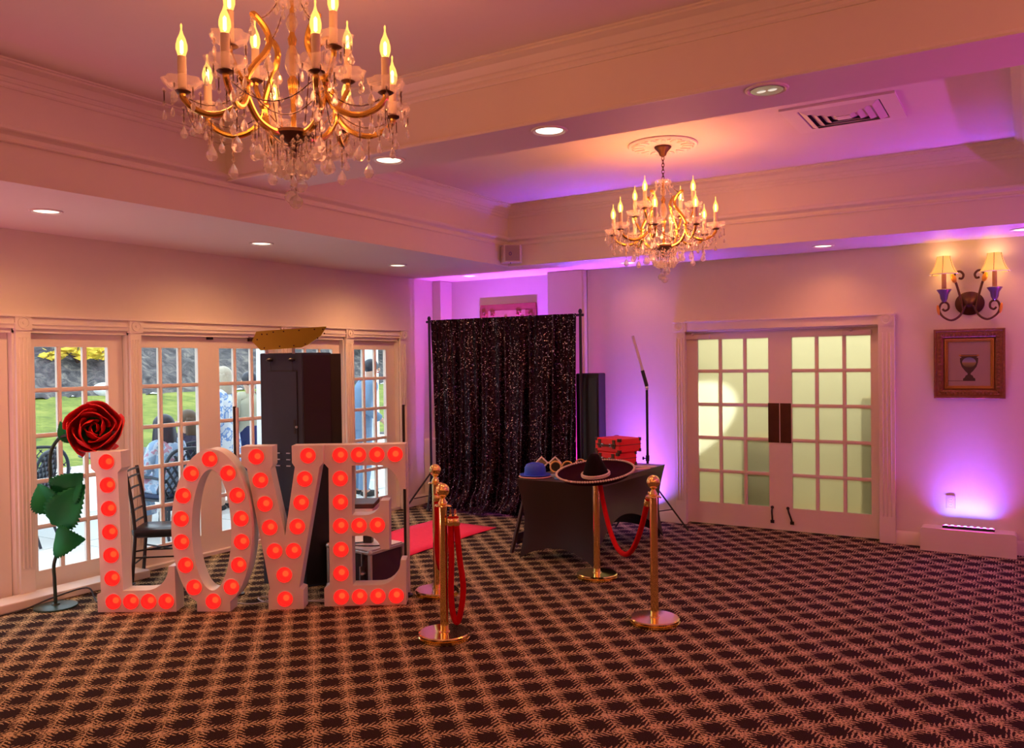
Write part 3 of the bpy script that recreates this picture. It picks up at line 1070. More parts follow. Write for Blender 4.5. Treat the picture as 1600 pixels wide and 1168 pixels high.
def letter(name, label, A, ang, outline, holes, bulbs, top_lean=0.0):
    t = thing(name, label, 'letter', A, radians(ang), 'white marquee letters with red bulbs')
    bm = bmesh.new()

    def loop(pts, y):
        vs = [bm.verts.new((p[0], y, p[1])) for p in pts]
        es = [bm.edges.new((vs[i], vs[(i + 1) % len(vs)])) for i in range(len(vs))]
        return vs, es
    circ = [[(x + BULB_R * cos(2 * pi * i / 20), z + BULB_R * sin(2 * pi * i / 20)) for i in range(20)] for x, z in bulbs]
    fr_v, edges = [], []
    loops = [outline] + holes
    for lp in loops + circ:
        v, e = loop(lp, 0)
        fr_v.append(v)
        edges += e
    bmesh.ops.triangle_fill(bm, edges=edges, use_beauty=False, use_dissolve=False)
    bk_e, bk_v = [], []
    for lp in loops:
        v, e = loop(lp, DEPTH)
        bk_v.append(v)
        bk_e += e
    bmesh.ops.triangle_fill(bm, edges=bk_e, use_beauty=False, use_dissolve=False)
    for i in range(len(loops)):
        a, c = fr_v[i], bk_v[i]
        for j in range(len(a)):
            j2 = (j + 1) % len(a)
            bm.faces.new((a[j], a[j2], c[j2], c[j]))
    for i in range(len(loops), len(fr_v)):          # lamp cups
        a = fr_v[i]
        c = [bm.verts.new((v.co.x, .055, v.co.z)) for v in a]
        for j in range(len(a)):
            j2 = (j + 1) % len(a)
            bm.faces.new((a[j], a[j2], c[j2], c[j]))
        bm.faces.new(c)
    bmesh.ops.recalc_face_normals(bm, faces=bm.faces)
    me = bpy.data.meshes.new('body')
    bm.to_mesh(me)
    bm.free()
    me.materials.append(M['white'])
    me.polygons.foreach_set('use_smooth', [True] * len(me.polygons))
    me.set_sharp_from_angle(angle=radians(30))
    o = bpy.data.objects.new('letter_body', me)
    COL.objects.link(o)
    o.parent = t
    for x, z in bulbs:
        d = inst('bulb', dome_me, t, (x, 0, z), (pi / 2, 0, 0))
        inst('lamp_core', core_me, d)
        inst('bulb_rim', rim_me, d)
    return t


def lean(pts, k):
    return [(x + k * z, z) for x, z in pts]


L_out = [(0, 0), (.565, 0), (.565, .325), (.522, .325)] + arc(.35, .325, .172, .172, 0, -90, 7)[1:] + [(.188, .152), (.188, 1.0), (.215, 1.03), (.215, 1.15), (-.005, 1.15), (-.005, 1.03), (.028, 1.0), (.028, .142), (0, .128)]
letter('marquee_letter', 'white marquee letter L with red bulbs, under the giant rose', (-5.665, 3.471, 0), 30.8, lean(L_out, -.024), [],
       lean([(.11, 1.076), (.111, .91), (.112, .742), (.113, .574), (.114, .408), (.115, .243), (.116, .075), (.243, .075), (.37, .075), (.497, .075)], -.024))
n = 72
O_out, O_in = [], []
for i in range(n):
    a = 2 * pi * i / n - pi / 2
    ex, ez = .292 * cos(a), .578 * sin(a)
    x, z = .115 + ex, .582 + ez
    O_out.append((x, z))
    O_in.append((.115 + .142 * cos(a), .583 + .432 * sin(a)))
def around(p):
    return (atan2(p[1] - .582, p[0] - .115) - radians(-71)) % (2 * pi)


O_out = [(0, 0), (.12, 0), (.241, 0), (.241, .07)] + [p for p in sorted(O_out, key=around) if not (p[1] < .090 and -.06 < p[0] < .30)] + [(0, .07)]
O_bulbs = [(.112, 1.088), (-.024, .986), (.242, .986), (-.084, .829), (.306, .829), (-.103, .663), (.330, .663), (-.103, .498), (.332, .498), (-.077, .333), (.308, .333), (-.018, .174), (.252, .176), (.1195, .0740)]
letter('marquee_letter', 'white marquee letter O with a ring of red bulbs', (-5.048, 3.835, 0), 29.3, O_out, [O_in], O_bulbs)
V_out = [(-.006, 0), (.245, 0), (.245, .138), (.214, .15), (.373, 1.015), (.400, 1.049), (.400, 1.172), (.178, 1.172), (.178, 1.05), (.198, 1.02), (.121, .53), (.024, 1.01), (.040, 1.035), (.040, 1.172), (-.182, 1.172), (-.182, 1.047), (-.142, 1.012), (-.028, .36), (.006, .15), (-.006, .125)]
V_bulbs = [(-.074, 1.098), (-.047, .929), (-.018, .759), (.013, .590), (.044, .420), (.180, .420), (.209, .593), (.239, .764), (.267, .933), (.293, 1.100), (.111, .248), (.113, .074)]
letter('marquee_letter', 'white marquee letter V with red bulbs, in front of the photo booth', (-4.628, 4.123, 0), 33.2, V_out, [], V_bulbs)
E_out = [(0, 0), (.590, 0), (.594, .325), (.553, .325)] + arc(.40, .325, .153, .178, 0, -90, 7)[1:] + [(.206, .147), (.206, .507), (.31, .507)] + arc(.31, .405, .10, .10, 90, 0, 5)[1:] + \
        [(.473, .405), (.477, .760), (.416, .760)] + arc(.31, .760, .106, .104, 0, -90, 5)[1:] + [(.208, .657), (.212, 1.017), (.40, 1.017)] + arc(.40, .842, .155, .175, 90, 0, 7)[1:] + \
        [(.599, .840), (.599, 1.167), (.006, 1.167), (.006, 1.045), (.045, 1.0), (.040, .155), (0, .13)]
E_bulbs = [(.13, 1.094), (.262, 1.094), (.394, 1.094), (.526, 1.094), (.128, .925), (.127, .754), (.126, .582), (.258, .582), (.390, .582), (.125, .411), (.123, .238), (.122, .066), (.254, .066), (.386, .066), (.519, .066)]
letter('marquee_letter', 'white marquee letter E with red bulbs, at the right end of the word', (-4.336, 4.375, 0), 33.8, E_out, [], E_bulbs)

# ------------------------------------------------------------------ giant foam rose
RS = Vector((-6.062, 3.392, 0))
t = thing('giant_rose', 'giant red foam rose on a bent green stem beside letter L', 'flower', RS)
MB().lathe([(.145, 0), (.145, .012), (.13, .016), (.03, .018), (.022, .03), (0, .03)], 32).build('base_plate', M['stem'], t)


def rz_(u, z, d=0.0):      # rose plane: u along the picture rows, d towards the camera
    return R_ * u - F_ * d + Vector((0, 0, z))


stem_pts = smoothpath([rz_(0, .02), rz_(-.005, .20), rz_(-.006, .32), rz_(.045, .47), rz_(.06, .62), rz_(.0, .80), rz_(-.02, .98), rz_(-.01, 1.14), rz_(.05, 1.235), rz_(.13, 1.265), rz_(.22, 1.28)], 6)
MB().tube(stem_pts, .0125, 10).build('stem', M['stem'], t)


def leaf(base, tip, width, fold, curl, d0=.02, sag=0.0):
    """serrated leaf between two points of the rose plane"""
    base, tip = Vector(base), Vector(tip)
    ax = tip - base
    L = ax.length
    ax.normalize()
    px = Vector((-ax.y, ax.x))
    rows = []
    nn = 26
    for i in range(nn + 1):
        s = i / nn
        wv = width * (sin(pi * min(1, s ** .75)) ** .8) * (1 - .25 * s)
        tooth = .86 + .28 * ((i * 0.5) % 1.0)
        c = base + ax * (L * s)
        row = []
        for j in (-1, -.66, -.33, 0, .33, .66, 1):
            ww = wv * j * (tooth if abs(j) == 1 else 1)
            q = c + px * ww
            row.append(rz_(q.x, q.y + sag * s * s, d0 + fold * abs(j) * wv / width + curl * sin(pi * s)))
        rows.append(row)
    o = MB().grid(rows).build('leaf', M['leaf'], t, smooth=50, solid=.006)
    return o


leaf((.075, .80), (.235, .985), .15, .05, .03, .03)
leaf((.055, .72), (-.09, .91), .125, .06, .05, .025)
leaf((.05, .60), (.255, .905), .16, .05, .04, .045)
leaf((.05, .62), (-.03, .68), .045, .02, .01, .0)
leaf((.035, .52), (.255, .475), .135, .04, .06, .05, .03)
leaf((.12, 1.20), (.045, 1.36), .05, .03, .02, -.03)
# blossom
bc = rz_(.325, 1.305, .03)
axis = (R_ * .42 - F_ * .86 + Vector((0, 0, .22))).normalized()
ex, ey, ez = basis(axis)
MB().lathe([(.0, -.17), (.05, -.165), (.085, -.12), (.10, -.05)], 20, bc, Matrix((ex, ey, ez)).transposed()).build('calyx', M['leaf'], t)


def petal(phi, r, th0, th1, half, curl, tilt=0.0, off=(0, 0)):
    rows = []
    for i in range(9):
        s = i / 8
        th = radians(th0 + (th1 - th0) * s)
        row = []
        for j in range(11):
            q = (j - 5) / 5
            ph = phi + half * q * (0.62 + .5 * sin(pi * min(1, s * 1.05) * .62))
            edge = (1 - abs(q) ** 1.6 * .34 * s)
            rr = r * (1 + curl * s ** 5 + .02 * sin(7 * q + phi * 3)) + tilt * q * r
            th_ = radians(th0) + (th - radians(th0)) * edge
            p = ex * (rr * sin(th_) * cos(ph) + off[0]) + ey * (rr * sin(th_) * sin(ph) + off[1]) + ez * (rr * -cos(pi - th_))
            row.append(bc + p)
        rows.append(row)
    return MB().grid(rows).build('petal', M['rose'], t, smooth=60, solid=.006)


for k in range(5):
    petal(k * 2 * pi / 5 + .3, .168, 165, 66, .82, .16, .10)
for k in range(4):
    petal(k * 2 * pi / 4 + .9, .140, 158, 52, .95, .20, .14)
for k in range(3):
    petal(k * 2 * pi / 3 + .2, .105, 150, 42, 1.05, .24, .18)
for k in range(3):
    petal(k * 2 * pi / 3 + 1.1, .070, 140, 30, 1.0, .25, .22)
petal(.4, .041, 130, 20, 1.4, .3, .3)
petal(3.3, .034, 130, 16, 1.4, .3, .3)

# ------------------------------------------------------------------ photo booth
t = thing('photo_booth', 'tall charcoal photo booth cabinet with gold visor behind the letters', 'photo booth', (-4.83, 4.67, 0))
fa, fb = Vector((-.40, -.07, 0)).normalized(), Vector((.10, .29, 0))       # along the front, along the side
fb = Vector((.28, .55, 0)).normalized()
FW, SW, BH = .40, .24, 1.845


def BP(a, b_, z, d=0.0):
    n = Vector((fa.y, -fa.x, 0))
    n = n if n.dot(F_) < 0 else -n
    return fa * a + fb * b_ + n * d + Vector((0, 0, z))


def bprism(pts, d0, d1, m, name, parent, **kw):
    mb = MB()
    mb.prism(pts, lambda a, z, d: BP(a, 0, z, d), d0, d1)
    return mb.build(name, m, parent, smooth=0, **kw)


b = MB()
b.prism([(0, 0), (FW, 0), (FW, SW), (0, SW)], lambda a, c, z: BP(a, c, z), 0.0, BH)
b.build('cabinet', M['booth'], t, smooth=0, bevel=.006)
rect = lambda a0, a1, z0, z1: [(a0, z0), (a1, z0), (a1, z1), (a0, z1)]
dr = bprism(rect(.045, .325, .62, 1.70), .001, .010, M['booth'], 'door', t, bevel=.003)
bprism(rect(.040, .044, .615, 1.705), .0, .003, M['black'], 'door_gap', dr)
bprism(rect(.040, .330, 1.701, 1.707), .0, .003, M['black'], 'door_gap', dr)
bprism(rect(.325, .330, .615, 1.705), .0, .003, M['black'], 'door_gap', dr)
bprism(rect(.058, .075, 1.21, 1.32), .010, .014, M['black'], 'latch', dr)
b = MB()
p = BP(.050, 0, 1.262, .012)
b.ell(p, (.011, .011, .011), 10, 6)
b.build('lock', M['alu'], dr)
for a in (.10, .16 + .04):
    for z in (1.05, 1.00, .95):
        bprism(rect(a + .012, a + .05, z, z + .009), .010, .016, M['alu'], 'vent_slot', dr)  # light metal strip put on as the slot's highlight
        bprism(rect(a, a + .018, z - .002, z + .004), .010, .0135, M['black'], 'vent_slot', dr)
for a in (.075, .285):
    b = MB()
    b.tube([BP(a, 0, 1.79, .0), BP(a, 0, 1.79, .03)], .012, 8)
    b.ell(BP(a, 0, 1.79, .03), (.026, .026, .014), 10, 6)
    b.tube([BP(a, 0, 1.785, .02), BP(a, 0, 1.70, .012)], .002, 6)
    b.build('hinge_knob', M['black'], t)
bprism(rect(.0, FW, .60, .606), .0, .002, M['black'], 'panel_joint', t)
# dark glossy side panel and a set-back screen leaf
b = MB()
sn = Vector((fb.y, -fb.x, 0))
b.prism([(0, .02), (SW - .02, .02), (SW - .02, BH - .02), (0.0, BH - .02)], lambda s, z, d: fb * (s + .01) + sn * d + Vector((0, 0, z)), .001, .006)
b.build('side_panel', M['boothside'], t, smooth=0)
b = MB()
b.prism([(0, .0), (.085, .0), (.085, BH - .01), (0, BH - .01)], lambda s, z, d: fb * (SW - .012) + R_ * s + F_ * d * .5 + Vector((0, 0, z)), 0, .02)
b.build('back_leaf', M['boothside'], t, smooth=0)
# gold visor
vz = [(.312, 1.866), (.372, 1.938), (.330, 2.012), (.26, 2.018), (-.215, 2.043), (-.165, 1.972), (-.06, 1.905), (-.01, 1.885)]
b = MB()
b.prism([(-a + .0, z) for a, z in vz], lambda u, z, d: R_ * u * 1.0 + Vector((0, 0, z)) - F_ * (.02 + d + (z - 1.87) * .25), 0, .008)
vis = b.build('visor', M['goldplate'], t, smooth=0)
for u, z in ((-.25, 1.99), (-.20, 2.006), (-.12, 2.01), (0, 2.016), (.12, 2.022), (.185, 2.022), (.195, 1.99), (.14, 1.955), (.04, 1.91), (-.05, 1.90), (-.16, 1.895), (-.28, 1.885), (-.33, 1.95), (-.29, 1.99)):
    q = R_ * u + Vector((0, 0, z)) - F_ * (.028 + (z - 1.87) * .25)
    MB().ell(q, (.006, .006, .006), 8, 5).build('rivet', M['bronze'], vis)
for u in (-.27, -.06):
    MB().bar(R_ * u + Vector((0, 0, 1.84)) - F_ * .0, R_ * u + Vector((0, 0, 1.90)) - F_ * .02, .02, .012).build('visor_bracket', M['alu'], t, smooth=0)

# ------------------------------------------------------------------ chair behind L and O
t = thing('chiavari_chair', 'black ladder-back banquet chair with black seat behind letters L and O', 'chair', (-6.10, 4.05, 0))
f_, s_ = Vector((.77, .64, 0)), Vector((-.60, .72, 0)) * .92
CW, CD = .35, .39


def CP(f, s, z):
    return f_ * f + s_ * s + Vector((0, 0, z))


for s in (0, CW):
    MB().tube(smoothpath([CP(-.02, s, 0), CP(0, s, .24), CP(.01, s, .43), CP(-.015, s, .70), CP(-.055, s, .93)], 5), .014, 8).build('back_leg', M['black'], t)
    MB().tube([CP(CD, s, 0), CP(CD, s, .41)], [.011, .015], 8).build('front_leg', M['black'], t)
for z in (.50, .59, .68, .77, .86, .915):
    dx = -.045 * max(0, (z - .5) / .42)
    MB().tube([CP(dx, 0, z), CP(dx - .012, CW / 2, z), CP(dx, CW, z)], .009, 8).build('rung', M['black'], t)
b = MB()
rows = []
for z, e in ((.375, -.03), (.40, .0), (.44, .005), (.455, -.03)):
    rows.append([CP(-.015 - e + (CD + .05 + 2 * e) * a, -.02 - e + (CW + .04 + 2 * e) * c, z) for a, c in ((0, .08), (.06, 0), (.94, 0), (1, .08), (1, .92), (.94, 1), (.06, 1), (0, .92))])
n8 = 8
vs = [p for r in rows for p in r]
fs = [(i * n8 + j, i * n8 + (j + 1) % n8, (i + 1) * n8 + (j + 1) % n8, (i + 1) * n8 + j) for i in range(3) for j in range(n8)] + [tuple(range(n8)), tuple(range(24, 32))]
b.add(vs, fs)
b.build('seat_cushion', M['seat'], t, smooth=60, bevel=.008)
for a, c in (((0, 0, .22), (CD, 0, .22)), ((0, CW, .22), (CD, CW, .22)), ((0, 0, .27), (CD, CW, .27)), ((0, CW, .265), (CD, 0, .265)), ((CD, 0, .20), (CD, CW, .20)), ((0, 0, .17), (0, CW, .17))):
    MB().tube([CP(*a), CP(*c)], .007, 6).build('stretcher', M['black'], t)

# ------------------------------------------------------------------ road case, printer box, light poles behind the letter E
t = thing('flight_case', 'dark road case with aluminium edges behind the letter E', 'case', (-4.206, 4.725, 0))
A_, B_ = Vector((-.47, .05, 0)), Vector((.003, .375, 0))


def KP(a, c, z):
    return A_ * a + B_ * c + Vector((0, 0, z))


b = MB()
b.prism([(0.012, .012), (.988, .012), (.988, .988), (.012, .988)], lambda a, c, z: KP(a, c, z), .012, .336)
b.build('body', M['casepanel'], t, smooth=0)
b = MB()
b.prism([(0.0, 0), (1, 0), (1, 1), (0, 1)], lambda a, c, z: KP(a, c, z), .337, .348)
b.build('lid_top', M['white'], t, smooth=0, bevel=.004)
for a, c in ((0, 0), (1, 0), (1, 1), (0, 1)):
    MB().bar(KP(a, c, 0), KP(a, c, .34), .026, .026).build('edge_profile', M['alu'], t, smooth=0, bevel=.004)
for z in (.012, .325):
    for p, q in (((0, 0), (1, 0)), ((1, 0), (1, 1)), ((1, 1), (0, 1)), ((0, 1), (0, 0))):
        MB().bar(KP(*p, z), KP(*q, z), .024, .024).build('edge_profile', M['alu'], t, smooth=0, bevel=.004)
for a in (.14, .86):
    nrm = Vector((A_.y, -A_.x, 0)).normalized()
    nrm = nrm if nrm.dot(F_) < 0 else -nrm
    MB().bar(KP(a, 0, .02) + nrm * .004, KP(a, 0, .33) + nrm * .004, .05, .006).build('strap_plate', M['alu'], t, smooth=0)
    q = MB()
    q.bar(KP(a, 0, .11) + nrm * .008, KP(a, 0, .23) + nrm * .008, .085, .010)
    q.ell(KP(a, 0, .17) + nrm * .016, (.026, .026, .018), 10, 6)
    q.build('butterfly_latch', M['alu'], t, smooth=30, bevel=.003)
for a in (0, 1):
    for z in (.02, .33):
        MB().ell(KP(a, 0, z), (.024, .024, .024), 10, 6).build('ball_corner', M['alu'], t)
o = MB().box((0, 0, .04), (.07, .07, .08)).cyl((0, 0, .08), (0, 0, .088), .022, n=12).build('power_brick', M['black'], smooth=30, bevel=.006, loc=(-4.42, 4.95, .348), rz=.5)
tag(o, 'small black power adapter standing on the road case', 'adapter')
cb = MB().tube(smoothpath([(-4.44, 4.91, .354), (-4.50, 4.82, .353), (-4.42, 4.80, .353), (-4.30, 4.84, .353), (-4.22, 4.92, .353)], 6), .0045, 6).build('power_cable', M['cable'])
tag(cb, 'black cable lying across the top of the road case', 'cable')

t = thing('printer_box', 'low white box with dark lid seen through the upper gap of E', 'box', (-5.93, 6.44, 0), radians(32))
MB().span((-.22, -.18, 0), (.22, .18, .29)).build('body', M['white'], t, smooth=0, bevel=.01)
MB().span((-.23, -.19, .29), (.23, .19, .335)).build('lid', M['wood'], t, smooth=0, bevel=.008)
MB().span((-.18, -.186, .05), (.18, -.178, .12)).build('front_plate', M['alu'], t, smooth=0)

for (x, y), lab in (((-3.985, 4.885), 'slim black and white tube light standing behind the letter E'), ((-5.14, 4.28), 'slim black tube light standing behind the letter O')):
    t = thing('tube_light', lab, 'tube light', (x, y, 0), radians(31.8))
    MB().lathe([(.045, 0), (.045, .012), (.02, .016), (.018, .03), (0, .03)], 20).build('foot', M['black'], t)
    MB().span((-.016, -.012, .02), (.003, .012, 1.44)).build('housing', M['black'], t, smooth=0, bevel=.003)
    MB().tube([(.014, -.003, .03), (.014, -.003, 1.43)], .012, 10).build('diffuser', M['tubeoff'], t)

# red carpet runner
b = MB()
rows = []
for i in range(15):
    rows.append([(-5.62 + .84 * j / 6, 5.25 + 2.1 * i / 14, .008 + .003 * sin(i * 1.3 + j)) for j in range(7)])
b.grid(rows)
tag(b.build('carpet_runner', M['rug'], smooth=60, solid=.006), 'red felt carpet runner lying before the sequin curtain', 'rug')

# ------------------------------------------------------------------ curtain on its stand
t = thing('backdrop_stand', 'black telescopic stand with crossbar that carries the sequin curtain', 'stand', (-5.17, 8.10, 0))
for sx in (-1, 1):
    x = sx * 1.03
    MB().tube([(x, 0, .10), (x, 0, 2.27)], .016, 10).build('upright', M['blackmetal'], t)
    MB().ell((x, 0, 2.29), (.022, .022, .03), 10, 6).build('finial', M['blackmetal'], t)
    for a in (246, 300, 90):
        d = Vector((cos(radians(a)), sin(radians(a)), 0))
        if a == 90:
            d = d * .3
        if sx > 0:
            d = d * .7
        e = Vector((x, 0, 0)) + d * .36
        lg = MB().tube([Vector((x, 0, .42)), e + Vector((0, 0, .012))], .011, 8).build('tripod_leg', M['blackmetal'], t)
        MB().tube([Vector((x, 0, .14)), Vector((x, 0, .12)) + d * .24], .006, 6).build('brace', M['blackmetal'], lg)
    MB().cyl((x, 0, .38), (x, 0, .46), .024, n=12).build('collar', M['blackmetal'], t)
MB().tube([(-1.07, 0, 2.25), (1.07, 0, 2.25)], .015, 10).build('crossbar', M['blackmetal'], t)


def curtain():
    rows = []
    nx, nz_ = 420, 46
    rnd = random.Random(3)
    phs = [(fr, rnd.uniform(0, 6.28), am) for fr, am in ((4.3, .8), (8.2, .9), (13.1, 1.0), (18.7, 1.0), (24.5, .9), (31.0, .5))]
    for i in range(nz_ + 1):
        s = i / nz_                      # 0 top .. 1 bottom
        row = []
        for j in range(nx + 1):
            q = j / nx
            x = -.985 + 1.985 * q
            fold = 0
            for k, (fr, ph, am) in enumerate(phs):
                fold += am * sin(2 * pi * fr * (q + .008 * sin(3 * s + k)) + ph + s * (k - 2.5) * .5)
            fold *= .0105 * (.7 + .8 * s)
            z = 2.268 - 2.268 * s
            y = -.015 + fold
            drag = max(0, s - .80) / .20
            y -= .24 * drag ** 2 * (0.55 + .45 * sin(3.0 * q + 1.2))
            x2 = x + .06 * s * (.5 - q) * 2 - .05 * max(0, s - .6) * (1 - q)
            z = max(z, .012 + .016 * (1 + sin(23 * q + 9 * s)) * (1 if s > .97 else 0))
            if s > .84:                  # crumpled foot
                y += .045 * sin(60 * s + 17 * q) * (s - .84) * 6
                x2 += .016 * sin(47 * q + 30 * s) * (s - .84) * 6
            row.append((x2, y, z))
        rows.append(row)
    return MB().grid(rows)


o = curtain().build('sequin_curtain', M['sequin'], smooth=80, loc=(-5.17, 8.085, 0))
tag(o, 'black sequin backdrop curtain hanging in folds to the floor', 'curtain')

t = thing('loudspeaker', 'tall black column loudspeaker behind the right edge of the sequin curtain', 'speaker', (-4.085, 8.315, 0))
b = MB()
b.prism([(-.16, -.14), (.12, -.14), (.09, .10), (-.13, .10)], lambda x, y, z: (x, y, z), 0, 1.615)
b.build('cabinet', M['speaker'], t, smooth=0, bevel=.012)
MB().span((-.14, -.150, .08), (.10, -.141, 1.56)).build('grille', M['blackmetal'], t, smooth=0)

# relief picture on the alcove wall
t = thing('carved_relief', 'carved reddish wood relief panel on the wall above the curtain', 'artwork', (-5.435, 8.70, 1.75))
b = MB()
for x0, x1, z0, z1 in ((-.405, .405, .64, .715), (-.405, .405, 0, .07), (-.405, -.29, .07, .64), (.25, .405, .07, .64)):
    b.span((x0, -.020, z0), (x1, 0, z1))
b.build('frame', M['relief'], t, smooth=0, bevel=.006)
MB().span((-.29, -.012, .07), (.25, 0, .64)).build('ground', M['reliefpale'], t, smooth=0)
for px, h, wd in ((-.16, .50, .13), (-.03, .56, .10), (.10, .48, .16), (.20, .55, .07)):
    MB().prism([(px - wd, .07), (px + wd, .07), (px + .02, h), (px - .02, h)], lambda x, z, d: (x, -.010 - d, z), 0, .008).build('carved_hill', M['relief'], t, smooth=0, bevel=.004)
for px, pz in ((-.34, .60), (-.22, .60), (-.345, .48), (.33, .56), (.32, .46), (.155, .60), (-.345, .36)):
    q = MB()
    for a in range(5):
        an = a * 2 * pi / 5
        q.ell((px + .022 * cos(an), -.022, pz + .022 * sin(an)), (.018, .010, .018), 8, 5)
    q.build('carved_flower', M['relief'], t)

# LED battens (lit by the batten lights at the top)
for (x, y, z), n_, lab in (((-.46, 8.42, .206), 8, 'lit blue LED batten lying on the white heater cover'), ((-3.62, 8.36, .0), 8, 'LED batten on the floor behind the covered table'), ((-5.40, 8.36, 0), 20, 'LED batten on the floor behind the sequin curtain'), ((1.4, 8.36, 0), 8, 'LED batten on the floor far right of the heater cover')):
    t = thing('led_batten', lab, 'stage light', (x, y, z))
    hw = .205 if n_ == 8 else .5
    MB().span((-hw, -.026, 0), (hw, .026, .022)).build('housing', M['blackmetal'], t, smooth=0, bevel=.004)
    for i in range(n_):
        MB().ell((-hw + .028 + (2 * hw - .056) * i / (n_ - 1), 0, .022), (.017, .015, .008), 10, 5).build('led_cell', M['ledblue'], t)

# ------------------------------------------------------------------ stanchions and velvet ropes
t0 = thing('stanchion', 'front brass stanchion post, nearest the camera, rope doubled on it', 'stanchion', (-3.166, 4.25, 0), group='brass rope stanchions')
MB().lathe([(0, 0), (.160, 0), (.167, .005), (.167, .016), (.158, .020), (.165, .026), (.165, .036), (.157, .042), (.036, .045), (.034, .052), (0, .052)], 48).build('base', M['brass'], t0, smooth=35)
MB().lathe([(.0265, .03), (.0265, .845)], 24).build('pole', M['brass'], t0)
MB().lathe([(.0265, .838), (.050, .842), (.054, .846), (.050, .850), (.026, .853), (.030, .862), (.022, .875), (.016, .888), (.020, .898), (.026, .902), (.020, .906)], 28).build('collar', M['brass'], t0)
MB().ell((0, 0, .943), .045, 24, 16).build('ball', M['brass'], t0)
for a in range(4):
    an = a * pi / 2 + .5
    c = Vector((cos(an), sin(an), 0)) * .046
    MB().lathe([(.006, .842), (.010, .838), (.006, .834)], 8, (c.x, c.y, 0)).build('hook_eye', M['brass'], t0)
st = [t0]
for (x, y), lab in (((-3.811, 5.028), 'brass stanchion post standing just right of the letter E'), ((-2.967, 6.048), 'brass stanchion post at the table corner, wearing the sombrero'), ((-2.121, 5.182), 'right-hand brass stanchion post, alone on the open carpet')):
    st.append(dup(t0, (x, y, 0), 0, lab))


def rope(label, ctrl, ends, loc):
    t = thing('velvet_rope', label, 'rope', loc, group='red velvet ropes')
    L = Vector(loc)
    pts = [Vector(p) - L for p in ctrl]
    MB().tube(pts, .019, 12).build('rope_body', M['rope'], t, smooth=60)
    for p, d in ends:
        p, d = Vector(p) - L, Vector(d).normalized()
        q = MB()
        q.tube([p - d * .055, p - d * .05, p - d * .012, p], [.0205, .024, .022, .012], 12)
        q.build('end_cap', M['brass'], t)
        q = MB()
        cpts = smoothpath([p, p + d * .018, p + d * .03 + Vector((0, 0, .018)), p + d * .012 + Vector((0, 0, .034))], 4)
        q.tube(cpts, .005, 6)
        q.ell(p + d * .006, (.011, .011, .011), 8, 6)
        q.build('snap_hook', M['brass'], t)
    return t


def sag(a, b_, low, n=28):
    a, b_ = Vector(a), Vector(b_)
    out = []
    for i in range(n + 1):
        s = i / n
        p = a.lerp(b_, s)
        k = (2 * s - 1)
        p.z = low + ((a.z * (1 - s) + b_.z * s) - low) * (abs(k) ** 2.1)
        out.append(p)
    return out


a, b_ = Vector((-2.967, 6.048, .815)), Vector((-2.121, 5.182, .815))
d = (b_ - a).normalized()
pts = sag(a + d * .075, b_ - d * .095, .33)
rope('red velvet rope slung between the sombrero post and the right-hand post', pts, [(pts[0], pts[0] - pts[1]), (pts[-1], pts[-1] - pts[-2])], (-2.54, 5.61, 0))


def hang(base, u0, u1, zt, zb, bulge):
    base = Vector(base)
    pts = smoothpath([base + R_ * u0 + Vector((0, 0, zt)), base + R_ * (u0 + .002) + Vector((0, 0, zt - .25)), base + R_ * (u0 - .004) + Vector((0, 0, zb + .18)), base + R_ * (u0 + .008) + Vector((0, 0, zb + .05)),
                      base + R_ * ((u0 + u1) / 2 + .015) + Vector((0, 0, zb)),
                      base + R_ * (u1 + .022) + Vector((0, 0, zb + .06)), base + R_ * (u1 + bulge) + Vector((0, 0, zb + .22)), base + R_ * (u1 + .02) + Vector((0, 0, zt - .25)), base + R_ * u1 + Vector((0, 0, zt))], 6)
    return pts


pts = hang(Vector((-3.166, 4.25, 0)) - F_ * .02, .050, .082, .775, .105, .042)
rope('red velvet rope hanging doubled down from the front post', pts, [(pts[0], pts[0] - pts[1]), (pts[-1], pts[-1] - pts[-2])], (-3.12, 4.28, 0))
pts = hang(Vector((-3.811, 5.028, 0)) - F_ * .05, .012, .046, .77, .20, .03)
rope('red velvet rope hanging doubled from the post beside E', pts, [(pts[0], pts[0] - pts[1]), (pts[-1], pts[-1] - pts[-2])], (-3.76, 5.05, 0))

# ------------------------------------------------------------------ table in a stretch cover
TC = [Vector((-3.876, 6.291, 0)), Vector((-3.12, 6.283, 0)), Vector((-3.071, 7.81, 0)), Vector((-3.83, 7.82, 0))]
TZ = .712
tc = sum(TC, Vector()) / 4
t = thing('covered_table', 'folding table under a tight black stretch cover', 'table', tc)
rows = []
NS = 26
ring = []
for k in range(4):
    a, b_ = TC[k] - tc, TC[(k + 1) % 4] - tc
    long_ = (b_ - a).length > 1
    for i in range(NS):
        ring.append((a, b_, i / NS, long_))
for j in range(18):
    tt = j / 17
    row = []
    for a, b_, s, lg in ring:
        mid = sin(pi * s)
        p = a.lerp(b_, s)
        inward = Vector((-(b_ - a).y, (b_ - a).x, 0)).normalized()
        arch = (.33 if lg else .115) * mid ** .75
        zb = .0 + arch
        z = TZ * (1 - tt) + zb * tt
        corner = 1 - mid
        ins = .075 * sin(pi * min(1, tt * 1.02)) * (.35 + .65 * corner) * (1 if tt < 1 else 1) + .03 * tt * 0
        cdir = (-p).normalized()
        q = p + cdir * (ins * .9 * corner) + inward * (.055 * sin(pi * tt) * mid + .05 * tt * mid)
        q = q + cdir * (.03 * tt)
        row.append((q.x, q.y, z))
    row.append(row[0])
    rows.append(row)
b = MB().grid(rows)
b.add([(p[0], p[1], TZ) for p in rows[0][:-1]], [tuple(range(4 * NS))])
b.build('stretch_cover', M['spandex'], t, smooth=50)
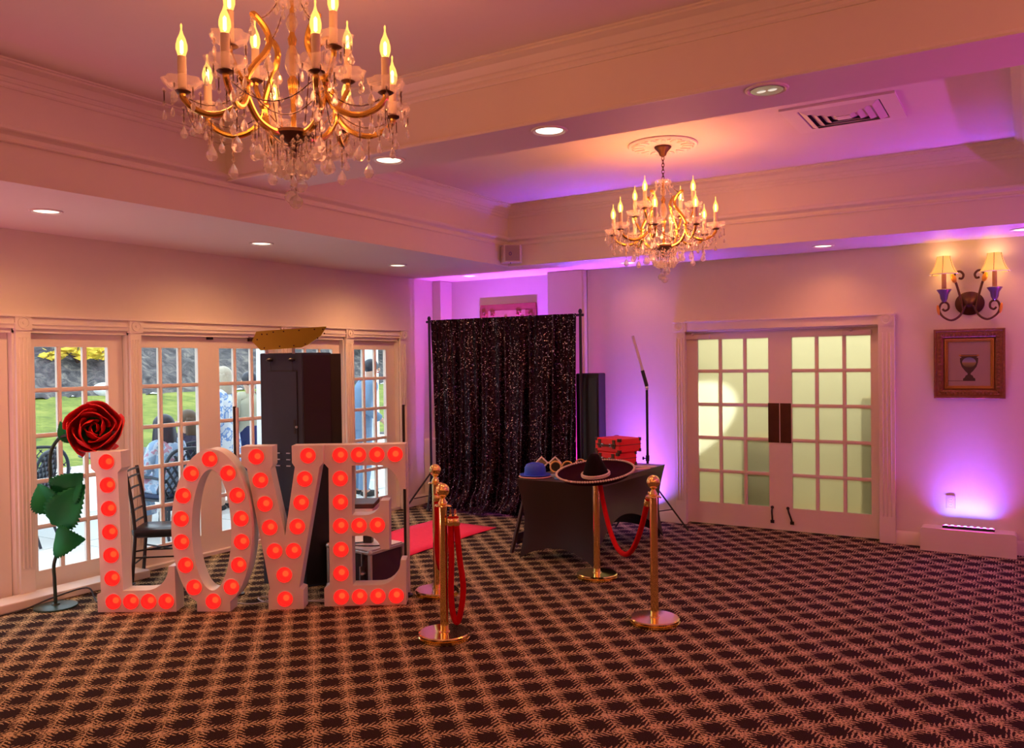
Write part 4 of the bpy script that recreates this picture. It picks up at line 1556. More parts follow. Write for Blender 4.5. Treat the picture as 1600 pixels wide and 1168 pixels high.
for k in range(4):
    p = (TC[k] - tc) * .90
    MB().tube([(p.x * .93, p.y * .93, .66), (p.x, p.y, .012)], .014, 8).build('leg', M['blackmetal'], t)
MB().prism([((q - tc) * .965).xy[:] for q in TC], lambda x, y, z: (x, y, z), .66, .70).build('table_top', M['wood'], t, smooth=0)

# dark wooden easel leaning behind the table's left end
t = thing('folding_easel', 'dark wooden folding sign frame leaning behind the table\'s left end', 'easel', (-3.98, 6.62, 0))
A1, A2 = Vector((-.03, -.22, 0)), Vector((.06, .05, .0))
MB().bar((-.055, -.16, 0), (.03, -.02, .58), .045, .022).build('front_leg', M['wood'], t, smooth=0, bevel=.003)
MB().bar((-.02, .36, 0), (.04, .20, .58), .045, .022).build('front_leg', M['wood'], t, smooth=0, bevel=.003)
MB().bar((-.045, -.13, .10), (-.012, .33, .10), .03, .018).build('cross_rail', M['wood'], t, smooth=0)
MB().bar((.03, -.04, .56), (.04, .22, .56), .03, .018).build('cross_rail', M['wood'], t, smooth=0)
MB().bar((-.03, -.10, .12), (-.03, .30, .12), .012, .10).build('panel', M['plum'], t, smooth=0)

# sombrero on the stanchion
RSm = Matrix.Rotation(radians(8), 3, R_) @ Matrix.Rotation(radians(-6), 3, F_)
t = thing('sombrero', 'large dark sombrero with white braid hung on a brass post', 'hat', (-2.967, 6.048, .812))
prof = [(.062, .200), (.082, .185), (.088, .12), (.105, .04), (.110, .012), (.150, .004), (.22, .006), (.275, .022), (.312, .052), (.315, .056), (.311, .050), (.27, .012), (.22, -.004), (.14, -.008), (.104, .002)]


def brim(a, s):
    return 1.0


b = MB()
vs_n = 48
b.lathe(prof[4:15], vs_n, (0, 0, 0), RSm)
b.build('brim', M['hatplum'], t, smooth=60)
MB().lathe([(.110, .008), (.102, .035), (.088, .08), (.070, .125), (.055, .160), (.038, .187), (.020, .197), (0, .199)], 32, (0, 0, 0), RSm).build('crown', M['hatblack'], t, smooth=60)
b = MB()
for i in range(96):
    a = 2 * pi * i / 96
    p = RSm @ Vector((.314 * cos(a), .314 * sin(a), .056))
    b.ell(p, (.011, .011, .009), 6, 4)
b.build('edge_braid', M['whitecord'], t, kind='stuff')
b = MB()
for zz in (.020, .034):
    b.tube([RSm @ Vector((.1105 * cos(2 * pi * i / 60) * (1 - .15 * (zz - .02)), .1105 * sin(2 * pi * i / 60) * (1 - .15 * (zz - .02)), zz + .002 * (i % 2))) for i in range(60)], .0085, 6, closed=True)
b.build('hat_band', M['whitecord'], t)

# props on the table
t = thing('bowler_hat', 'blue glitter bowler hat with a pale pink base at the table\'s left corner', 'hat', (-3.775, 6.46, TZ))
MB().lathe([(0, .0), (.135, 0), (.150, .008), (.146, .014), (0, .012)], 32).build('under_brim', M['pinkfelt'], t)
MB().lathe([(0, .010), (.125, .012), (.142, .026), (.138, .030), (.120, .024), (.098, .026), (.098, .05), (.094, .09), (.078, .118), (.045, .130), (0, .132)], 32).build('crown', M['bluefelt'], t, smooth=60)


def ring_pts(c, ax, ay, ra, rb, n=20, sq=False):
    out = []
    for i in range(n):
        a = 2 * pi * i / n
        cx, cy = cos(a), sin(a)
        if sq:
            m_ = abs(cx) + abs(cy)
            cx, cy = cx / m_, cy / m_
        out.append(Vector(c) + Vector(ax) * ra * cx + Vector(ay) * rb * cy)
    return out


UP = Vector((0, 0, 1))


def novelty_glasses(label, loc, ang, frame_m, rr, sq, tilt):
    t = thing('novelty_glasses', label, 'glasses', loc, ang)
    ax, ay = Vector((1, 0, 0)), Vector((0, sin(tilt), cos(tilt)))
    for sx in (-1, 1):
        c = Vector((sx * rr * 1.12, 0, rr * 1.0))
        MB().tube(ring_pts(c, ax, ay, rr, rr, 20, sq), .009, 6, closed=True).build('rim', frame_m, t)
        q = MB()
        pp = ring_pts(c, ax, ay, rr * .95, rr * .95, 20, sq)
        q.add(pp, [tuple(range(20))])
        q.build('lens', M['lens'], t, smooth=0, solid=.002)
        MB().tube([c + ax * sx * rr, c + ax * sx * rr + Vector((0, .10, -.5 * rr))], .006, 6).build('temple', frame_m, t)
    MB().tube([(-rr * .15, 0, rr), (0, -.004, rr * 1.15), (rr * .15, 0, rr)], .007, 6).build('bridge', frame_m, t)
    return t


novelty_glasses('party glasses with white diamond frames beside the blue bowler', (-3.93, 6.98, TZ + .004), radians(25), M['paper'], .058, True, .25)
novelty_glasses('party glasses with round gold frames and black lenses', (-3.72, 6.86, TZ), radians(25), M['goldfoil'], .05, False, .2)
novelty_glasses('small gold party glasses lying behind the sombrero', (-3.70, 7.30, TZ), radians(15), M['goldfoil'], .042, False, .9)


def flat_card(name, label, cat, loc, ang, poly, m, holes=None):
    b = MB().prism(poly, lambda x, y, z: (x, y, z), 0, .004)
    return tag(b.build(name, m, smooth=0, loc=loc, rz=ang), label, cat)


oval = lambda rx, ry, n=18: [(rx * cos(2 * pi * i / n), ry * sin(2 * pi * i / n)) for i in range(n)]


def mask(label, loc, ang, m):
    t = thing('eye_mask', label, 'mask', loc, ang)
    for sx in (-1, 1):
        MB().tube(ring_pts((sx * .05, 0, .010), (1, 0, 0), (0, 1, .1), .042, .034, 18), .010, 6, closed=True).build('eye_ring', m, t)
    MB().span((-.012, -.012, 0), (.012, .012, .012)).build('bridge', m, t)
    MB().tube([(.09, 0, .008), (.24, -.05, .008)], .007, 6).build('handle', m, t)


mask('pale blue card mask lying flat beside the bowler hat', (-3.58, 6.58, TZ), radians(30), M['ltblue'])
mask('dark blue card mask with handle at the table\'s front edge', (-3.46, 6.44, TZ), radians(5), M['bluelam'])


def lips(rx, ry):
    out = []
    for i in range(24):
        a = 2 * pi * i / 24
        out.append((rx * cos(a), ry * sin(a) * (1 - .35 * (cos(a) == 1)) * (0.75 + .25 * abs(sin(a * 1.5)))))
    return out


flat_card('paper_prop', 'orange card lips lying behind the sombrero brim', 'card', (-3.27, 7.05, TZ), .4, lips(.11, .06), M['orange'])
flat_card('paper_prop', 'second orange card, nearer the red cases', 'card', (-3.22, 7.20, TZ), 1.0, lips(.10, .05), M['orange'])
flat_card('paper_prop', 'white card bubble at the table\'s far right corner', 'card', (-3.20, 7.58, TZ), .3, oval(.13, .08), M['paper'])
flat_card('paper_prop', 'pink-white card beside the white bubble card', 'card', (-3.14, 7.42, TZ), 1.2, oval(.09, .05), M['pinkfelt'])
flat_card('paper_prop', 'gold card moustache lying between the glasses', 'card', (-3.70, 7.05, TZ), .6, lips(.12, .035), M['goldfoil'])
flat_card('paper_prop', 'gold card strip behind the round glasses', 'card', (-3.62, 7.28, TZ), .3, oval(.16, .03), M['goldfoil'])
b = MB()
for i in range(46):
    a = i * .43
    b.ell((.075 * cos(a) * (1 + .12 * sin(3 * a)), .05 * sin(a), .009 + .006 * (i // 15)), .009, 6, 4)
tag(b.build('bead_necklace', M['brass'], loc=(-3.56, 6.70, TZ), kind='stuff'), 'gold bead necklace coiled beside the round glasses', 'necklace')
t = thing('captain_hat', 'small black and gold cap behind the sombrero crown', 'hat', (-3.42, 7.12, TZ))
MB().lathe([(.085, 0), (.088, .05), (.11, .085), (.10, .105), (0, .11)], 24).build('crown', M['hatblack'], t)
MB().lathe([(.089, .012), (.091, .045), (.089, .046)], 24).build('gold_band', M['goldfoil'], t)
b = MB()
b.grid([[Vector((r * cos(a), r * sin(a), .012 - .25 * (r - .088))) for a in [radians(200 + i * 12) for i in range(13)]] for r in (.088, .11, .135)])
b.build('peak', M['goldfoil'], t, solid=.004)


def red_case(label, loc, ang, w, d, h):
    t = thing('suitcase', label, 'suitcase', loc, ang, 'red suitcases on the table')
    MB().span((-w, 0, 0), (0, d, h)).build('body', M['redcase'], t, smooth=0, bevel=.010)
    MB().span((-w - .002, -.002, h * .52), (.002, d + .002, h * .56)).build('seam', M['bronze'], t, smooth=0)
    for x in (0, -w):
        for y in (0, d):
            for z in (0.012, h - .012):
                sx, sy = (-1 if x == 0 else 1), (1 if y == 0 else -1)
                q = MB()
                q.span((x - sx * .003, y - sy * .003, z - .016), (x + sx * .030, y + sy * .012, z + .016))
                q.span((x - sx * .003, y - sy * .003, z - .016), (x + sx * .012, y + sy * .030, z + .016))
                q.build('corner_guard', M['bronze'], t, smooth=0, bevel=.003)
    for x in (-w * .22, -w * .80):
        q = MB()
        q.span((x - .018, -.008, h * .28), (x + .018, .001, h * .92))
        q.span((x - .026, -.012, h * .44), (x + .026, -.001, h * .62))
        q.ell((x, -.012, h * .53), (.010, .006, .010), 8, 5)
        q.build('latch', M['bronze'], t, smooth=0, bevel=.002)
    q = MB()
    q.tube(smoothpath([(-w * .36, -.004, h * .5), (-w * .38, -.030, h * .5), (-w * .52, -.036, h * .5), (-w * .66, -.030, h * .5), (-w * .68, -.004, h * .5)], 5), .009, 8)
    q.build('handle', M['wood'], t)
    for x in (-w * .36, -w * .68):
        MB().span((x - .012, -.012, h * .40), (x + .012, 0, h * .62)).build('handle_mount', M['alu'], t, smooth=0)
    return t


ca = atan2(-.329, .944)
red_case('red suitcase with bronze corners, lower one of the stack', (-3.41, 7.44, TZ + .002), ca, .30, .27, .130)
red_case('red suitcase with bronze corners, upper one of the stack', (-3.39, 7.435, TZ + .134), ca, .335, .31, .135)

# tube light on a tripod behind the table
t = thing('tube_light', 'white tube light tilted on a black tripod by the double doors', 'tube light', (-3.375, 8.10, 0))
Q = Vector((0, 0, 0))
MB().tube([(0, 0, .12), (0, 0, 1.44)], .013, 10).build('tripod_pole', M['blackmetal'], t)
MB().cyl((0, 0, .70), (0, 0, .76), .020, n=12).build('collar', M['blackmetal'], t)
q = MB()
q.tube([(0, 0, .73), tuple(-R_ * .04 + Vector((0, 0, .73)))], .006, 6)
q.ell(-R_ * .045 + Vector((0, 0, .73)), (.012, .012, .02), 8, 6)
q.build('clamp_knob', M['blackmetal'], t)
MB().cyl((0, 0, .52), (0, 0, .58), .022, n=12).build('leg_collar', M['blackmetal'], t)
for d in (Vector((.425, .025, 0)), Vector((-.30, -.16, 0)), Vector((-.22, .22, 0))):
    lg = MB().tube([Vector((0, 0, .55)), d + Vector((0, 0, .010))], .009, 8).build('tripod_leg', M['blackmetal'], t)
    MB().tube([Vector((0, 0, .16)), d * .55 + Vector((0, 0, .245)) if False else d * .62 + Vector((0, 0, .215))], .006, 6).build('brace', M['blackmetal'], lg)
q = MB().ell((0, 0, 1.46), (.022, .022, .026), 10, 8)
q.cyl((0, 0, 1.44), (0, 0, 1.50), .010, n=10)
q.build('ball_head', M['alu'], t)
dirv = (-R_ * .14 + Vector((0, 0, .52))).normalized()
p0 = Vector((0, 0, 1.48))
MB().tube([p0, p0 + dirv * .17], .019, 12).build('grip', M['black'], t)
MB().tube([p0 + dirv * .17, p0 + dirv * .53, p0 + dirv * .545], [.016, .016, .012], 12).build('diffuser', M['tubeoff'], t)

# ------------------------------------------------------------------ right wall: sconce, picture, outlet
t = thing('wall_sconce', 'bronze scrolled wall sconce with two lit cream shades', 'wall lamp', (-.445, YB, 2.22))
RY = Matrix.Rotation(pi / 2, 3, 'X')
MB().lathe([(.105, 0), (.105, .010), (.088, .020), (.060, .026), (.040, .045), (.018, .060), (0, .066)], 32, R=RY, mod=lambda a, s: 1 + .12 * abs(cos(a)) ** 2).build('back_plate', M['bronze'], t)
for sx in (-1, 1):
    arm = MB().tube(smoothpath([(sx * .03, -.05, -.02), (sx * .075, -.06, -.11), (sx * .14, -.085, -.148), (sx * .205, -.10, -.115), (sx * .235, -.10, -.06), (sx * .225, -.10, -.005), (sx * .195, -.10, .015), (sx * .165, -.10, -.005), (sx * .163, -.10, -.045), (sx * .19, -.10, -.062), (sx * .21, -.10, -.045)], 7), .0095, 8)
    arm.build('scroll_arm', M['bronze'], t)
    arm = MB().tube(smoothpath([(sx * .050, -.055, -.06), (sx * .070, -.06, .05), (sx * .100, -.065, .17), (sx * .120, -.07, .225), (sx * .105, -.07, .275), (sx * .070, -.07, .285), (sx * .045, -.07, .255), (sx * .055, -.07, .222), (sx * .082, -.07, .225)], 7), .010, 8)
    arm.build('scroll_arm', M['bronze'], t)
    MB().ell((sx * .122, -.074, .225), (.022, .016, .044), 10, 8, Matrix.Rotation(sx * .3, 3, 'Y')).build('leaf_ornament', M['leafgold'], t)
    MB().ell((sx * .243, -.10, -.055), (.014, .018, .048), 10, 8, Matrix.Rotation(sx * .15, 3, 'Y')).build('leaf_ornament', M['leafgold'], t)
    cx = sx * .197
    MB().lathe([(.006, .012), (.020, .024), (.024, .034), (.030, .045), (.036, .085), (.056, .118), (.062, .126), (.057, .130), (.020, .130)], 20, (cx, -.10, 0)).build('drip_cup', M['pewter'], t)
    MB().lathe([(.0185, .13), (.0185, .262), (.015, .275)], 14, (cx, -.10, 0)).build('candle_sleeve', M['candlebrown'], t)
    sh = MB()
    prof = [(.125, .262), (.100, .292), (.080, .335), (.066, .385), (.058, .425)]
    sh.lathe(prof, 36, (cx, -.10, 0), mod=lambda a, s: 1 - .05 * abs(cos(3 * a)) ** 4, caps=False)
    shd = sh.build('shade', M['lampshade'], t, smooth=60, solid=.002)
    for k in range(6):
        a = k * pi / 3 + .5
        MB().tube([(cx + r * .985 * cos(a), -.10 + r * .985 * sin(a), z) for r, z in prof], .0032, 5).build('seam', M['bronze'], shd)
    MB().tube([(cx + .126 * cos(2 * pi * k / 30), -.10 + .126 * sin(2 * pi * k / 30), .262) for k in range(30)], .0035, 5, closed=True).build('hem', M['paper'], shd)
    light('sconce_bulb', 'POINT', (cx - .445, YB - .10, 2.22 + .44), 0.8, (1.0, .50, .2), shadow_soft_size=.03)
    light('sconce_bulb', 'POINT', (cx - .445, YB - .10, 2.22 + .24), 1.2, (1.0, .50, .2), shadow_soft_size=.03)

t = thing('framed_picture', 'painting of a dark urn in a wide carved gilt frame', 'picture', (-.452, YB, 1.68))
hw, hh = .281, .312


def frame_loop(name, prof, m, w0, h0):
    """prof: (inset from the outer edge, depth)"""
    mb = MB()
    n = len(prof)
    vs = []
    for sx, sz in ((-1, -1), (1, -1), (1, 1), (-1, 1)):
        for ins, d in prof:
            vs.append((sx * (w0 - ins), -d, sz * (h0 - ins)))
    fs = []
    for k in range(4):
        k2 = (k + 1) % 4
        for i in range(n - 1):
            fs.append((k * n + i, k2 * n + i, k2 * n + i + 1, k * n + i + 1))
    mb.add(vs, fs)
    return mb.build(name, m, t, smooth=25)


frame_loop('outer_frame', [(0, 0), (0, .045), (.006, .055), (.018, .055), (.024, .046), (.040, .050), (.070, .040), (.085, .022), (.088, .022)], M['picframe'], hw, hh)
frame_loop('gilt_slip', [(.086, .020), (.088, .032), (.098, .034), (.104, .026), (.112, .026), (.116, .014)], M['gilt'], hw, hh)
b = MB()
for k in range(4):
    for i in range(15):
        s = (i + .5) / 15
        ph = i % 2
        if k % 2 == 0:
            b.ell(((s * 2 - 1) * (hw - .05), -.045, (1 if k else -1) * (hh - .052)), (.013, .009, .014 + .006 * ph), 6, 4)
        else:
            b.ell(((1 if k == 1 else -1) * (hw - .052), -.045, (s * 2 - 1) * (hh - .05)), (.014 + .006 * ph, .009, .013), 6, 4)
b.build('carved_leaves', M['picframe'], t, kind='stuff')
cv = MB().span((-hw + .11, -.016, -hh + .11), (hw - .11, -.004, hh - .11)).build('canvas', M['canvas'], t, smooth=0)
up = [(0, -.150), (.048, -.150), (.048, -.128), (.034, -.118), (.028, -.102), (.012, -.092), (.012, -.080), (.030, -.062), (.058, -.022), (.070, .018), (.072, .055), (.058, .062), (.076, .078), (.078, .086), (0, .086)]
pl = up + [(-x, z) for x, z in up[::-1]]
MB().prism(pl, lambda x, z, d: (x, d, z - .005), -.0175, -.0160).build('painted_urn', M['urn'], cv, smooth=0)
sky = bpy.data.materials.new('painted_landscape')
sky.use_nodes = True
tt = sky.node_tree
tcn = N(tt, 'ShaderNodeTexCoord')
sp = N(tt, 'ShaderNodeSeparateXYZ')
tt.links.new(tcn.outputs['Generated'], sp.inputs[0])
rp = N(tt, 'ShaderNodeValToRGB')
tt.links.new(sp.outputs[2], rp.inputs[0])
rp.color_ramp.elements[0].color = (.06, .07, .02, 1)
rp.color_ramp.elements[1].color = (.10, .14, .38, 1)
e_ = rp.color_ramp.elements.new(.45)
e_.color = (.30, .22, .08, 1)
e_ = rp.color_ramp.elements.new(.55)
e_.color = (.30, .26, .38, 1)
tt.links.new(rp.outputs[0], tt.nodes['Principled BSDF'].inputs['Base Color'])
MB().prism([(.055 * cos(2 * pi * i / 24), .012 + .045 * sin(2 * pi * i / 24)) for i in range(24)], lambda x, z, d: (x, d, z), -.0187, -.0176).build('painted_scene', sky, cv, smooth=0)
MB().prism([(-.080, .072), (.080, .072), (.080, .084), (.062, .084), (.062, .078), (-.062, .078), (-.062, .084), (-.080, .084)], lambda x, z, d: (x, d, z - .003), -.0187, -.0176).build('painted_gold_rim', M['gilt'], cv, smooth=0)
MB().prism([(-.165, -.152), (-.048, -.152), (-.048, -.156), (-.165, -.156)], lambda x, z, d: (x, d, z), -.0170, -.0160).build('painted_shelf', M['urn'], cv, smooth=0)

t = thing('wall_outlet', 'white duplex outlet plate on the wall above the heater cover', 'outlet', (-.605, YB, .425))
MB().span((-.036, -.010, -.060), (.036, 0, .060)).build('plate', M['spkwhite'], t, smooth=0, bevel=.003)
for z in (.024, -.024):
    MB().lathe([(.017, 0), (.017, .0125), (0, .0125)], 16, (0, 0, z), RY).build('socket', M['white'], t)
    for sx in (-1, 1):
        MB().span((sx * .006 - .0012, -.0135, z - .005), (sx * .006 + .0012, -.012, z + .006)).build('slot', M['black'], t, smooth=0)

# ------------------------------------------------------------------ chandeliers
def drop_mesh(name, r, h, n=8):
    mb = MB().lathe([(0, -h), (r * .55, -h * .94), (r, -h * .70), (r * .85, -h * .45), (r * .38, -h * .16), (0, 0)], n)
    return mb.mesh(name, M['crystal'], 0)


big_me, mid_me, small_me = drop_mesh('crystal_drop', .021, .062), drop_mesh('crystal_drop', .014, .046), drop_mesh('crystal_drop', .0085, .040, 6)
ball_me = MB().lathe([(0, -.055), (.012, -.052), (.024, -.040), (.028, -.028), (.020, -.012), (.008, -.004), (0, 0)], 10).mesh('crystal_drop', M['crystal'], 0)
candle_me = MB().lathe([(.0155, 0), (.0155, .118), (.010, .122), (0, .122)], 14).mesh('candle', M['candle'])
bulb_me = MB().lathe([(.010, .120), (.014, .128), (.0205, .150), (.0205, .166), (.015, .188), (.007, .206), (.003, .222), (.0042, .238), (0, .246)], 14).mesh('bulb', M['bulbglass'], 80)
fil_me = MB().lathe([(0, .132), (.0062, .138), (.0062, .178), (0, .186)], 8).mesh('filament', M['filament'])
pan_me = MB().lathe([(0, -.012), (.020, -.010), (.030, -.003), (.026, 0), (0, 0)], 16).mesh('pan', M['bronze'])


def bob_mesh():
    """scalloped glass dish"""
    mb = MB()
    mb.lathe([(.016, .001), (.040, .004), (.060, .020), (.068, .040), (.064, .042), (.055, .026), (.038, .010), (.016, .007)], 40,
             mod=lambda a, s: 1 + (.10 * cos(8 * a) if .2 < s < .85 else 0))
    return mb.mesh('bobeche', M['bead'], 50)


bob_me = bob_mesh()


def chandelier(name, label, loc, glow, rot=0.0, fixture=True):
    t = thing(name, label, 'chandelier', loc, rot)
    strands = MB()

    def strand(a, b_, n, sagz=0.0, r=.0105):
        a, b_ = Vector(a), Vector(b_)
        n = max(2, (n + 1) // 2)
        for i in range(n):
            s = (i + .5) / n
            p = a.lerp(b_, s)
            p.z -= sagz * 4 * s * (1 - s)
            strands.add([p + Vector(v) * r for v in ((1, 0, 0), (0, 1, 0), (-1, 0, 0), (0, -1, 0), (0, 0, 1.15), (0, 0, -1.15))],
                        [(0, 1, 4), (1, 2, 4), (2, 3, 4), (3, 0, 4), (1, 0, 5), (2, 1, 5), (3, 2, 5), (0, 3, 5)])
            if i < n - 1:
                s2 = (i + 1.5) / n
                q = a.lerp(b_, s2)
                q.z -= sagz * 4 * s2 * (1 - s2)
                strands.tube([p, q], .0024, 3, m=1)

    # z values are world heights
    def pol(r, a, z):
        return Vector((r * cos(a), r * sin(a), z - loc[2]))
    # central stem
    q = MB()
    q.lathe([(.008, 3.15), (.010, 3.02), (.018, 3.0), (.012, 2.97), (.010, 2.86), (.022, 2.84), (.016, 2.80), (.010, 2.76), (.010, 2.66)], 14, (0, 0, -loc[2]))
    q.build('stem', M['chgold'], t)
    q = MB()
    q.lathe([(.010, 2.98), (.026, 2.94), (.030, 2.90), (.020, 2.87), (.010, 2.855)], 10, (0, 0, -loc[2]))
    q.lathe([(.008, 3.10), (.020, 3.08), (.024, 3.06), (.012, 3.03), (.008, 3.02)], 10, (0, 0, -loc[2]))
    q.build('glass_baluster', M['crystal'], t, smooth=0)
    q = MB()
    q.lathe([(0, 2.545), (.010, 2.55), (.012, 2.575), (.020, 2.585), (.024, 2.60), (.058, 2.615), (.078, 2.632), (.074, 2.645), (.030, 2.655), (.012, 2.665), (0, 2.668)], 24, (0, 0, -loc[2]))
    q.build('hub_bowl', M['bronze'], t)
    q = MB()
    q.lathe([(.02, 3.128), (.055, 3.135), (.062, 3.148), (.056, 3.152), (.02, 3.145)], 24, (0, 0, -loc[2]))
    q.build('crown_ring', M['bead'], t)
    if fixture:
        q = MB()
        q.lathe([(.012, 3.335), (.025, 3.345), (.035, 3.37), (.058, 3.395), (.066, 3.405), (.066, 3.413)], 24, (0, 0, -loc[2]))
        q.build('ceiling_cup', M['bronze'], t)
        for i in range(7):
            z = 3.168 + i * .0255
            ang = (pi / 2) * (i % 2)
            pts = [Vector((.010 * cos(b_) * cos(ang), .010 * cos(b_) * sin(ang), z - loc[2] + .018 * sin(b_))) for b_ in [k * pi / 5 for k in range(10)]]
            MB().tube(pts, .003, 5, closed=True).build('chain_link', M['bronze'], t)
    k4 = [radians(-10 + 90 * k) for k in range(4)]

    def ribbon(pts, wdt=.008):
        q = MB()
        q.tube(pts, wdt, 8)
        q.tube([p + Vector((0, 0, .006)) for p in pts], wdt * .55, 6)
        return q
    # four lyre arms, each with an upper candle branch and two lower branches
    def holder(p, nd, drop, seed):
        c = inst('candle', candle_me, t, p + Vector((0, 0, .006)))
        bl = inst('bulb', bulb_me, t, p)
        inst('filament', fil_me, bl)
        inst('pan', pan_me, t, p)
        inst('bobeche', bob_me, t, p, (0, 0, seed))
        for i in range(nd):
            a = 2 * pi * i / nd + seed
            e = p + Vector((.062 * cos(a), .062 * sin(a), .018))
            ln = .034 + .030 * ((i * 7 + int(seed * 10)) % 3)
            strand(e, e - Vector((0, 0, ln)), 3)
            inst('crystal_drop', (small_me, mid_me, small_me)[i % 3], t, e - Vector((0, 0, ln)), (0, 0, a))

    tips = []
    for a in k4:
        pts = smoothpath([pol(.05, a, 2.632), pol(.10, a, 2.635), pol(.155, a, 2.665), pol(.195, a, 2.735), pol(.198, a, 2.80), pol(.165, a, 2.86), pol(.120, a, 2.915), pol(.100, a, 2.965), pol(.118, a, 3.010), pol(.160, a, 3.045), pol(.172, a, 3.04)], 6)
        ribbon(pts, .0125).build('lyre_arm', M['chgold'], t)
        tips.append(pol(.172, a, 3.035))
        MB().lathe([(.020, -.010), (.024, 0), (.020, .010)], 12, pol(.198, a, 2.785)).build('arm_clasp', M['chgold'], t)
        inst('crystal_drop', mid_me, t, pol(.172, a, 3.01))
        strand(pol(.172, a, 3.035), pol(.172, a, 3.01), 2)
        inst('crystal_drop', big_me, t, pol(.105, a, 2.91))
        # upper candle
        up = smoothpath([pol(.198, a, 2.785), pol(.222, a, 2.80), pol(.245, a, 2.84), pol(.262, a, 2.875), pol(.262, a, 2.895)], 5)
        ribbon(up, .010).build('candle_arm', M['chgold'], t)
        holder(pol(.262, a, 2.905), 6, 0, a)
        for da in (-22.5, 22.5):
            a2 = a + radians(da)
            lo = smoothpath([pol(.198, a, 2.785), pol(.205, a + radians(da * .12), 2.735), pol(.245, a + radians(da * .45), 2.685), pol(.305, a + radians(da * .75), 2.668), pol(.362, a + radians(da * .93), 2.69), pol(.395, a2, 2.725), pol(.398, a2, 2.742)], 5)
            ribbon(lo, .0115).build('candle_arm', M['chgold'], t)
            holder(pol(.398, a2, 2.752), 6, 0, a2)
            # drops along the arm, with small bead runs
            for rr, zz, fr, ln in ((.395, 2.70, 1.0, .075), (.345, 2.675, .9, .03), (.305, 2.66, .75, .10), (.235, 2.69, .4, .05), (.16, 2.66, .2, .09)):
                p = pol(rr, a + radians(da * fr), zz)
                strand(p, p - Vector((0, 0, ln)), max(3, int(ln / .014)))
                inst('crystal_drop', (big_me if rr in (.305, .16) else mid_me), t, p - Vector((0, 0, ln)), (0, 0, a2))
        # bead swags
        for b_ in (a + radians(-22.5), a + radians(22.5)):
            strand(pol(.39, b_, 2.735), pol(.20, a, 2.77), 14, .05)
        an = a + pi / 2
        strand(pol(.396, a + radians(22.5), 2.735), pol(.396, an - radians(22.5), 2.735), 18, .085)
        strand(pol(.20, a, 2.78), pol(.20, an, 2.78), 16, .11)
        strand(pol(.172, a, 3.035), pol(.055, a, 3.135), 12, .03)
        strand(pol(.12, a, 2.91), pol(.07, a, 2.64), 12, .0)
        strand(pol(.12, a, 2.64), pol(.12, an, 2.64), 12, .07)
        for k, (rr, zz, ln) in enumerate(((.075, 2.62, .09), (.115, 2.60, .05), (.05, 2.60, .07))):
            for off in (.25, .75):
                b2 = a + off * pi / 2 + k * .2
                p = pol(rr, b2, zz)
                strand(p, p - Vector((0, 0, ln)), 7)
                inst('crystal_drop', (mid_me, small_me, big_me)[k], t, p - Vector((0, 0, ln)), (0, 0, b2))
        for k in range(2):
            b2 = a + k * pi / 4
            inst('crystal_drop', small_me, t, pol(.058, b2, 3.13))
            strand(pol(.058, b2, 3.145), pol(.058, b2, 3.13), 2)
    # bottom strings
    for (x, y), zt, zb in (((0.006, 0), 2.56, 2.405), ((-.028, .01), 2.58, 2.43), ((.012, .02), 2.58, 2.47)):
        strand((x, y, zt - loc[2]), (x, y, zb - loc[2]), 13)
        inst('crystal_drop', ball_me, t, (x, y, zb - loc[2]))
    strand(pol(.09, radians(-45), 2.60), pol(.09, radians(-45), 2.46), 12)
    inst('crystal_drop', mid_me, t, pol(.09, radians(-45), 2.46))
    strands.build('bead_strands', [M['bead'], M['bronze']], t, smooth=0, kind='stuff')
    # its candle bulbs, plus a central fill added to spread light on the ceiling
    c = Vector(loc)
    light('centre_fill', 'POINT', (c.x, c.y, 2.70), glow * 4.0, WARM, shadow_soft_size=.20)
    for a in k4:
        for r, z, da, gl in ((.262, 3.07, 0, .35), (.398, 2.92, -22.5, .8), (.398, 2.92, 22.5, .8)):
            p = Vector((r * cos(a + radians(da) + rot), r * sin(a + radians(da) + rot), z)) + Vector((c.x, c.y, 0))
            light('candle_bulb', 'POINT', p, glow * gl, WARM, shadow_soft_size=.022)
    return t


chandelier('chandelier', 'large crystal chandelier at the upper left, nearest the camera', (-2.40, 2.30, 2.60), 2.9)
chandelier('chandelier', 'smaller-looking far crystal chandelier hanging below the plaster medallion', (-2.42, 6.18, 2.60), 7.0)

t = thing('ceiling_medallion', 'round plaster ceiling medallion above the far chandelier', 'medallion', (-2.42, 6.18, ZC))
MB().lathe([(.265, 0), (.270, -.008), (.262, -.016), (.245, -.014), (.235, -.020), (.10, -.018), (.06, -.014), (0, -.014)], 48).build('disc', M['canopyrose'], t, smooth=30)
for i in range(16):
    a = 2 * pi * i / 16
    Rm = Matrix.Rotation(a, 3, 'Z')
    q = MB()
    q.ell((.19 * cos(a), .19 * sin(a), -.022), (.045, .018, .010), 8, 5, Rm)
    q.ell((.225 * cos(a + .19), .225 * sin(a + .19), -.020), (.018, .014, .010), 8, 5)
    q.build('acanthus_leaf', M['canopyrose'], t)

# ------------------------------------------------------------------ cables on the carpet
def cable(label, pts, m='cable', r=.006, n=6):
    tag(MB().tube(smoothpath(pts, n), r, 6).build('floor_cable', M[m]), label, 'cable')


